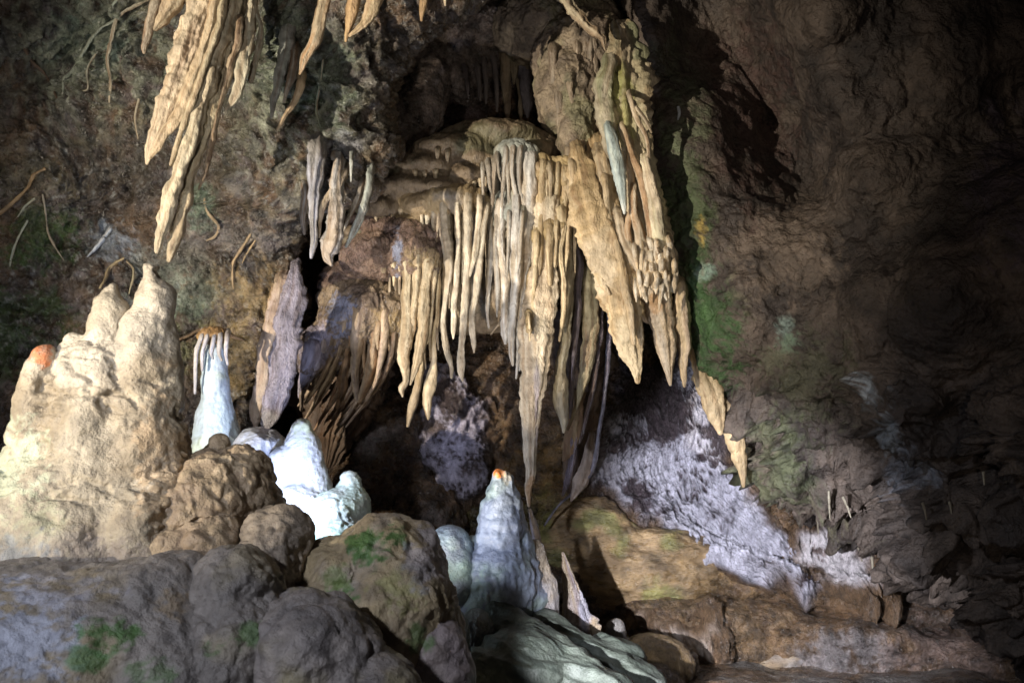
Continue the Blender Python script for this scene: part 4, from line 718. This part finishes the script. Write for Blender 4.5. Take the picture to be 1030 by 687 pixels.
# root-like veins that creep over the left wall
VG = 'root-like veins on the left wall'
def vein(pts, lab, w=2.2, c1=(0.38, 0.34, 0.24), c2=(0.3, 0.22, 0.13)):
    A = [(x, y, w*.5*(1 if i < len(pts)-1 else .5), onA(x, y)+0.002) for i, (x, y) in enumerate(pts)]
    tag(column('flowstone_vein', A, c1, c2, lump=.6, flute=.3, ripple=.12, lfreq=22), lab, 'vein', VG)
PG = (0.34, 0.40, 0.32)
vein([(125, -10), (110, 12), (118, 18), (100, 30), (84, 52), (75, 70), (65, 80), (63, 92)], 'long pale green vein looping from the top edge down left', 2.6, PG, (0.3, 0.32, 0.24))
vein([(150, 0), (132, 8), (118, 18), (112, 40), (108, 60), (111, 80), (110, 103)], 'pale vein dropping straight beside the green rock, left of the blunt stalactite', 2.6, (0.42, 0.38, 0.27))
vein([(96, 55), (88, 70), (88, 90), (80, 92)], 'short hooked pale green vein under the long looping one', 2, PG)
vein([(45, 170), (34, 176), (28, 188), (12, 205), (0, 214), (-20, 224)], 'thick orange-brown vein at the left edge', 3.2, (0.42, 0.26, 0.1), (0.3, 0.2, 0.1))
vein([(35, 200), (25, 208), (18, 218)], 'short pale vein forking right of the orange-brown one', 2, PG)
vein([(43, 196), (46, 215), (48, 232), (54, 246), (64, 262)], 'thin pale vein curving down right below the orange-brown one', 1.8, (0.4, 0.36, 0.28))
vein([(28, 222), (18, 240), (12, 258), (10, 268)], 'faint grey-green vein at the lower left of the wall', 2, PG)
vein([(140, 100), (136, 118), (139, 140)], 'short tan vein under the green rock patch', 2)
vein([(111, 230), (96, 250), (88, 258)], 'white vein on the blue-grey wall patch above the stalagmite peaks', 3, (0.5, 0.55, 0.62), (0.4, 0.45, 0.5))
vein([(125, 260), (112, 268), (104, 284), (96, 298)], 'ochre hooked vein above the middle stalagmite peak', 3, (0.46, 0.36, 0.18))
vein([(125, 260), (135, 272), (130, 295)], 'pale yellow vein right of the ochre hooked one', 3, (0.4, 0.37, 0.22))
vein([(205, 196), (208, 212), (220, 228), (216, 238), (208, 242)], 'curly tan vein right of the leaning bundle tip', 2, (0.42, 0.32, 0.18))
vein([(252, 236), (242, 252), (236, 262), (234, 275), (235, 290)], 'double ochre vein on the brown wall below the crumbly overhang', 2.6, (0.46, 0.32, 0.15))
vein([(258, 240), (248, 256), (242, 268)], 'short ochre vein beside the double one', 2, (0.46, 0.32, 0.15))
vein([(275, 285), (270, 305), (266, 330), (264, 355)], 'thin orange vein alongside the lilac column', 1.8, (0.46, 0.3, 0.14))
vein([(168, 345), (185, 340), (200, 332), (215, 330), (232, 338), (245, 342)], 'dark horizontal ridge vein above the bottle-shaped stalagmite', 2.6, (0.22, 0.14, 0.07), DBROWN)
vein([(325, 60), (322, 85), (318, 110), (322, 128)], 'pale green vein down the mossy overhang', 2, (0.2, 0.27, 0.2))
vein([(20, 35), (30, 60), (45, 75), (58, 100)], 'dark brown ridge across the upper left rock', 3, DBROWN, BROWN)

# ================================================================= STALAGMITES
def big_disp(p):
    q = p*9+0.5*np.stack([pn(p*7), pn(p*7+9), pn(p*7+19)], 1)
    f1, f2 = worley(q*np.array([1, 1, 1.2]))
    pits = st(ridged(p*np.array([8, 8, 14]), 3), 0.4, 0.8)
    return 0.012*(1-f1**2)+0.022*fbm(p*5, 3)+0.005*ridged(p*np.array([11, 11, 12]), 3)-0.022*pits*st(fbm(p*3+7, 2), -0.2, .3)+0.004*fbm(p*30, 2)
tag(blob('stalagmite', [('c', 152, 272, 3.62, 7, 150, 330, 3.62, 17), ('c', 156, 300, 3.62, 16, 158, 420, 3.6, 26), ('c', 150, 380, 3.6, 25, 155, 520, 3.55, 42),
    ('c', 112, 290, 3.6, 6, 112, 325, 3.6, 13), ('c', 112, 315, 3.6, 13, 98, 400, 3.55, 34), ('c', 96, 380, 3.55, 36, 85, 540, 3.5, 60),
    ('c', 44, 360, 3.5, 10, 38, 395, 3.5, 15), ('c', 38, 390, 3.5, 16, 30, 540, 3.45, 42), ('e', 75, 590, 3.56, 112, 150, 0.40), ('e', 10, 590, 3.5, 80, 130, 0.4), ('c', 75, 345, 3.57, 8, 60, 440, 3.5, 26),
    ('c', 140, 330, 3.56, 14, 132, 470, 3.5, 34), ('e', 160, 540, 3.55, 42, 80, 0.3), ('e', -40, 600, 3.4, 80, 100, .4)], 0.007, 0.045, big_disp,
    cols((0.33, 0.285, 0.215), (0.25, 0.205, 0.145), (0.37, 0.325, 0.26), [(44, 358, 10, 13, RUST, .9), (10, 470, 40, 60, (0.42, 0.46, 0.34), .7), (30, 530, 50, 40, (0.42, 0.42, 0.28), .6), (165, 480, 30, 110, (0.36, 0.26, 0.16), .7), (95, 560, 100, 35, (0.25, 0.21, 0.18), .8), (10, 560, 60, 40, (0.24, 0.25, 0.26), .8)], sc=4), M_LUMP),
    'tallest cream stalagmite with three worn peaks, the left one rust-capped', 'stalagmite')
# bottle shaped
Q_ = empty('stalagmite', P(215, 450, 4.9), 'pale blue bottle-shaped stalagmite with an orange fringed cap', 'stalagmite')
blob('stalagmite_body', [('c', 217, 350, 4.9, 11, 216, 385, 4.9, 13), ('c', 216, 385, 4.9, 13, 217, 425, 4.9, 18), ('c', 217, 420, 4.9, 19, 220, 480, 4.85, 34)], 0.007, 0.03,
     lambda p: 0.010*fbm(p*np.array([14, 14, 4]), 3)+0.003*fbm(p*40, 2), cols((0.46, 0.56, 0.62), (0.40, 0.46, 0.55), (0.5, 0.58, 0.5)), M_WHITE, Q_)
blob('cap', [('e', 215, 338, 4.88, 15, 8, 0.08)], 0.005, 0.02, lambda p: 0.012*ridged(p*25, 2), cols((0.44, 0.28, 0.1), (0.3, 0.18, 0.08)), M_DRIP, Q_)
for x, x2, y in [(203, 196, 395), (208, 203, 372), (222, 223, 362), (229, 229, 366), (215, 214, 360)]:
    column('strand', [(x, 338, 2.6, 4.8), ((x+x2)/2-2, 355, 2.2, 4.8), (x2, y, 1.3, 4.8)], (0.5, 0.44, 0.36), (0.44, 0.44, 0.5), parent=Q_)
tag(blob('stalagmite', [('e', 262, 455, 4.75, 24, 22, 0.18), ('e', 254, 448, 4.75, 14, 16, 0.12), ('e', 275, 475, 4.7, 24, 25, .15)], 0.007, 0.02, lambda p: 0.02*ridged(p*9, 3), cols((0.42, 0.46, 0.55), (0.34, 0.36, 0.42)), M_WHITE), 'low blocky blue-grey stalagmite between the bottle-shaped one and the white one', 'stalagmite')
wd_ = lambda p: 0.010*ridged(p*np.array([12, 12, 6]), 3)+0.004*fbm(p*30, 2)
tag(blob('stalagmite', [('c', 304, 432, 4.65, 10, 304, 455, 4.65, 16), ('c', 304, 450, 4.65, 17, 306, 500, 4.62, 27), ('c', 284, 462, 4.6, 12, 286, 530, 4.55, 30), ('e', 300, 525, 4.55, 36, 40, 0.22), ('c', 322, 480, 4.68, 8, 325, 530, 4.62, 16)], 0.007, 0.03, wd_,
    cols(WHITE, (0.62, 0.66, 0.72), None, [(304, 432, 14, 16, (0.52, 0.58, 0.38), .8)]), M_WHITE), 'brightest white stalagmite with a yellow-green tip beside the hidden lamp', 'stalagmite')
tag(blob('stalagmite', [('c', 352, 484, 4.6, 9, 350, 510, 4.6, 17), ('e', 335, 520, 4.5, 30, 26, 0.18), ('e', 352, 512, 4.58, 20, 24, .15), ('e', 330, 545, 4.4, 40, 30, .2)], 0.007, 0.03, lambda p: popcorn(0.05, 0.012)(p)+0.004*fbm(p*40, 2),
    cols((0.50, 0.60, 0.50), (0.58, 0.64, 0.58), None, [(335, 545, 34, 18, (0.22, 0.42, 0.28), .7)]), M_WHITE), 'small pale mint stalagmite with a rounded shoulder right of the white one', 'stalagmite')
# brown domes in front
pc = popcorn(0.085, 0.032, 0.005, 0.45, 0.5)
tag(blob('stalagmite', [('c', 219, 447, 3.75, 6, 219, 462, 3.75, 8), ('e', 212, 505, 3.6, 36, 46, 0.2), ('e', 245, 498, 3.7, 30, 44, 0.18), ('e', 255, 520, 3.7, 26, 40, .16), ('e', 188, 520, 3.5, 22, 34, .14), ('e', 210, 560, 3.5, 44, 44, .24), ('e', 178, 552, 3.45, 24, 28, 0.14)], 0.006, 0.025, pc,
    cols((0.34, 0.26, 0.17), (0.25, 0.185, 0.125), (0.38, 0.30, 0.2)), M_LUMP), 'brown lumpy dome with a small nipple top, right of the tallest stalagmite', 'stalagmite', 'lumpy domes in front of the lamp')
tag(blob('stalagmite', [('e', 280, 552, 3.45, 34, 34, 0.17), ('e', 268, 578, 3.35, 34, 32, 0.17)], 0.006, 0.03, pc, cols((0.27, 0.22, 0.165), (0.2, 0.165, 0.13)), M_LUMP), 'small rounded brown dome in front of the white stalagmites', 'stalagmite', 'lumpy domes in front of the lamp')
pd = popcorn(0.10, 0.026, 0.006, 0.45, 0.6)
tag(blob('boulder', [('e', 238, 605, 3.05, 44, 50, 0.2), ('e', 235, 665, 2.95, 60, 65, 0.28), ('e', 270, 650, 3.0, 36, 50, .2)], 0.0065, 0.04, pd, cols((0.20, 0.18, 0.165), (0.14, 0.125, 0.115), (0.22, 0.19, 0.14), [(250, 640, 20, 14, GREEN, .7), (215, 655, 16, 12, GREEN, .6)]), M_LUMP), 'dark grey knobbly boulder in the centre of the lower left foreground', 'boulder', 'foreground boulders')
tag(blob('boulder', [('e', 120, 640, 2.98, 84, 66, 0.34), ('e', 165, 618, 3.05, 50, 56, 0.24), ('e', 70, 690, 2.8, 90, 64, 0.3), ('e', 175, 680, 2.85, 66, 56, .26), ('e', 10, 632, 2.95, 90, 60, 0.35), ('e', -60, 680, 2.7, 100, 70, .35), ('e', 60, 650, 2.9, 70, 56, .3)], 0.0075, 0.10,
    lambda p: popcorn(0.14, 0.022, 0.006, 0.45, 0.6)(p)+0.006*ridged(p*12, 3), cols((0.23, 0.205, 0.185), (0.16, 0.145, 0.135), (0.22, 0.18, 0.12), [(0, 640, 95, 60, (0.30, 0.32, 0.39), .9), (60, 600, 60, 25, (0.26, 0.26, 0.30), .6), (110, 640, 34, 22, GREEN, .9), (85, 665, 26, 14, GREEN, .8), (150, 675, 30, 18, GREEN, .6), (175, 610, 25, 20, (0.25, 0.18, 0.10), .6)]), M_LUMP), 'wide sloping mass at the bottom left, blue-grey end in the corner, green algae spots', 'boulder', 'foreground boulders')  # blue-grey corner patch paints the cool light falling there
tag(blob('boulder', [('e', 318, 665, 2.95, 66, 62, 0.28, -0.5), ('e', 290, 640, 3.05, 36, 40, 0.2), ('e', 365, 700, 2.85, 50, 34, 0.24)], 0.0075, 0.05, popcorn(0.12, 0.030, 0.006, 0.45, 0.5), cols((0.21, 0.185, 0.17), (0.14, 0.125, 0.12), (0.22, 0.19, 0.12)), M_LUMP), 'sloping dark grey boulder along the bottom edge, in front of the green-spotted one', 'boulder', 'foreground boulders')
tag(blob('boulder', [('e', 385, 565, 3.5, 46, 42, 0.22), ('e', 345, 590, 3.45, 42, 44, 0.22), ('e', 395, 620, 3.4, 62, 62, 0.28), ('e', 340, 640, 3.35, 46, 50, 0.24), ('e', 418, 590, 3.5, 26, 60, .18), ('e', 330, 575, 3.5, 26, 26, .16), ('e', 440, 640, 3.4, 24, 46, .16)], 0.0065, 0.03, lambda p: popcorn(0.11, 0.030, 0.006, 0.45, 0.5)(p)+0.014*ridged(p*np.array([8, 8, 4]), 2),
    cols((0.33, 0.26, 0.155), (0.23, 0.18, 0.115), (0.27, 0.23, 0.19), [(373, 555, 22, 20, GREEN, .95), (400, 540, 16, 14, GREEN, .9), (342, 605, 20, 24, GREEN, .95), (340, 585, 18, 14, (0.16, 0.2, 0.07), .7), (400, 600, 30, 26, (0.26, 0.26, 0.1), .6), (420, 640, 16, 18, GREEN, .7), (425, 560, 22, 40, (0.3, 0.28, 0.32), .6)]), M_LUMP),
    'large brown boulder with moss-green spots, centre of the foreground', 'boulder', 'foreground boulders')
tag(blob('boulder', [('e', 440, 655, 3.3, 30, 36, .16), ('e', 452, 680, 3.25, 26, 30, .14)], 0.0065, 0.03, popcorn(0.07, 0.014, 0.004), cols((0.24, 0.2, 0.2), (0.16, 0.13, 0.12), None, [(425, 645, 14, 12, GREEN, .7)]), M_LUMP), 'small lilac-edged boulder at the foot of the green-spotted one', 'boulder', 'foreground boulders')
# blue white cone
cone_d = lambda p: popcorn(0.05, 0.012, 0.002)(p)+0.003*np.sin(p[:, 2]*70+5*fbm(p*5, 2))+0.012*ridged(p*np.array([14, 14, 4]), 2)
T_ = empty('stalagmite', P(505, 600, 4.6), 'blue-white beaded cone stalagmite with an orange tip under the longest stalactite', 'stalagmite')
blob('stalagmite_body', [('c', 502, 480, 4.6, 7, 502, 520, 4.6, 17), ('c', 510, 482, 4.62, 7, 508, 530, 4.6, 20), ('c', 504, 515, 4.6, 18, 503, 590, 4.58, 33), ('e', 500, 590, 4.55, 40, 44, 0.2), ('c', 522, 545, 4.6, 12, 532, 600, 4.58, 17), ('e', 490, 615, 4.5, 36, 30, .18)], 0.006, 0.025, cone_d,
     cols((0.27, 0.31, 0.38), (0.22, 0.25, 0.32), (0.25, 0.31, 0.29), [(502, 474, 7, 8, (0.7, 0.22, 0.05), 1.0), (480, 600, 24, 24, (0.30, 0.40, 0.32), .7), (509, 478, 5, 10, (0.5, 0.44, 0.3), .6)]), M_WHITE, T_)
TG = 'small stalagmites around the blue-white cone'
tag(blob('stalagmite', [('e', 452, 555, 4.55, 22, 25, 0.12), ('e', 460, 585, 4.5, 22, 36, 0.14), ('e', 445, 600, 4.5, 16, 30, .12)], 0.0065, 0.03, popcorn(0.09, 0.014, 0.003), cols((0.26, 0.32, 0.33), (0.2, 0.22, 0.24), (0.26, 0.34, 0.28)), M_LUMP), 'grey-green rounded stalagmite between the green-spotted boulder and the blue-white cone', 'stalagmite', TG)
tag(blob('stalagmite', [('e', 475, 562, 4.62, 14, 22, 0.1), ('e', 478, 590, 4.6, 16, 26, .1)], 0.0065, 0.03, popcorn(0.06, 0.010, 0.003), cols((0.36, 0.43, 0.44), (0.3, 0.36, 0.36)), M_WHITE), 'low pale knob at the left flank of the blue-white cone', 'stalagmite', TG)
tag(blob('stalagmite', [('c', 538, 552, 4.65, 8, 546, 600, 4.62, 14), ('c', 546, 590, 4.62, 13, 551, 622, 4.6, 10)], 0.0055, 0.02, lambda p: 0.014*ridged(p*np.array([16, 16, 8]), 3), cols((0.42, 0.34, 0.25), (0.5, 0.46, 0.46)), M_WET), 'narrow brown-white glossy stalagmite touching the right flank of the blue-white cone', 'stalagmite', TG)
tag(column('stalagmite', [(533, 512, 1.5, 5.3), (536, 525, 3.5, 5.3), (540, 545, 5, 5.3), (544, 575, 6, 5.3)], (0.3, 0.2, 0.11), (0.44, 0.4, 0.44), mat=M_WET), 'thin brown stalagmite spike directly below the tip of the longest stalactite', 'stalagmite', TG)
tag(column('stalagmite', [(566, 556, 1.5, 4.9), (570, 570, 4.4, 4.9), (575, 590, 8, 4.88), (580, 612, 13, 4.86), (585, 640, 17, 4.84), (588, 665, 18, 4.84)], (0.44, 0.34, 0.22), (0.42, 0.36, 0.38), flute=.2, lump=.3, t=.6, mat=M_WET, patches=[(588, 610, 8, 30, (0.46, 0.46, 0.56), .8)]), 'leaning pointed shard with a white-lilac right edge, right of the cone', 'stalagmite', TG)
tag(blob('stalagmite', [('c', 619, 632, 5.2, 9, 620, 665, 5.2, 13)], 0.006, 0.02, popcorn(0.06, 0.008, 0.002), cols((0.3, 0.28, 0.26), (0.22, 0.19, 0.18), None, [(630, 640, 6, 16, (0.6, 0.58, 0.6), .8)]), M_WET), 'short dark stump with a pale right edge on the floor right of the shard', 'stalagmite', TG)
tag(blob('stalagmite', [('c', 694, 664, 5.3, 8, 694, 695, 5.3, 12)], 0.006, 0.02, popcorn(0.06, 0.008, 0.002), cols((0.2, 0.16, 0.13), (0.14, 0.11, 0.09)), M_WET), 'small dark stump at the bottom edge on the right ledge', 'stalagmite', TG)
tag(blob('stalagmite', [('e', 455, 640, 3.9, 0.1+17, 28, 0.1), ('e', 480, 642, 4.2, 18, 30, 0.11)], 0.006, 0.02, popcorn(0.08, 0.008, 0.002), cols((0.17, 0.2, 0.19), (0.12, 0.14, 0.14), (0.16, 0.2, 0.11)), M_WET), 'dark smooth wet knob below the grey-green stalagmite', 'stalagmite', TG)
tag(blob('flowstone_mound', [('c', 500, 625, 4.35, 18, 600, 720, 3.9, 46), ('c', 545, 632, 4.5, 16, 640, 700, 4.3, 30), ('e', 520, 680, 4.0, 50, 40, 0.25), ('e', 610, 672, 4.5, 40, 28, .2)], 0.008, 0.05, lambda p: 0.03*ridged(p@np.array([[0.8, 0, 0.5], [0, 1, 0], [-0.9, 0, 1.2]])*np.array([3, 3, 11]), 2)+0.008*fbm(p*14, 3),
    cols((0.085, 0.10, 0.08), (0.055, 0.068, 0.055), (0.12, 0.135, 0.115)), M_LUMP), 'smooth grey-green flowstone slope running down right at the bottom centre', 'flowstone')
tag(blob('flowstone_mound', [('e', 655, 668, 5.2, 44, 26, 0.2), ('e', 640, 690, 5.0, 50, 24, .2)], 0.010, 0.05, lambda p: 0.02*fbm(p*6, 3)+0.01*ridged(p*14, 2), cols((0.32, 0.22, 0.11), (0.22, 0.15, 0.08)), M_WET), 'wet amber-brown mound on the floor between the two dark stumps', 'flowstone')

# right wall details
DG = 'tiny straw drips under the right rock mass'
for i, (x, y0, y1, dx) in enumerate([(834, 494, 522, 1), (848, 500, 520, 8), (858, 540, 564, 9), (822, 520, 536, 1), (877, 560, 574, 1), (928, 506, 522, 4), (955, 505, 516, 2), (989, 475, 487, 1)]):
    lab = ['straight pale straw drip above the white-grey tongue', 'slanting straw drip just right of the straight one', 'slanting pale straw nearest the tongue of white flowstone', 'short yellow-brown peg under the right rock mass', 'tiny peg drip right of the slanting straws', 'pale drip below the blue-grey stain on the right wall', 'faint drip on the right wall, second from the right', 'faint drip farthest right on the wall'][i]
    dd = onC(x, y0)-0.02
    tag(column('straw', [(x, y0, 1.5, dd), (x+dx*.6, (y0+y1)/2, 1.1, dd), (x+dx, y1, .7, dd)], (0.30, 0.27, 0.2), (0.2, 0.17, 0.11)), lab, 'drip', DG)
tag(column('straw', [(682, 108, 1.6, onC(682, 114)-.01), (683, 114, 1.8, onC(682, 114)-.01), (682, 120, 1, onC(682, 114)-.01)], (0.55, 0.62, 0.7), (0.5, 0.55, 0.6)), 'tiny bluish-white drip on the green edge of the right wall', 'drip')
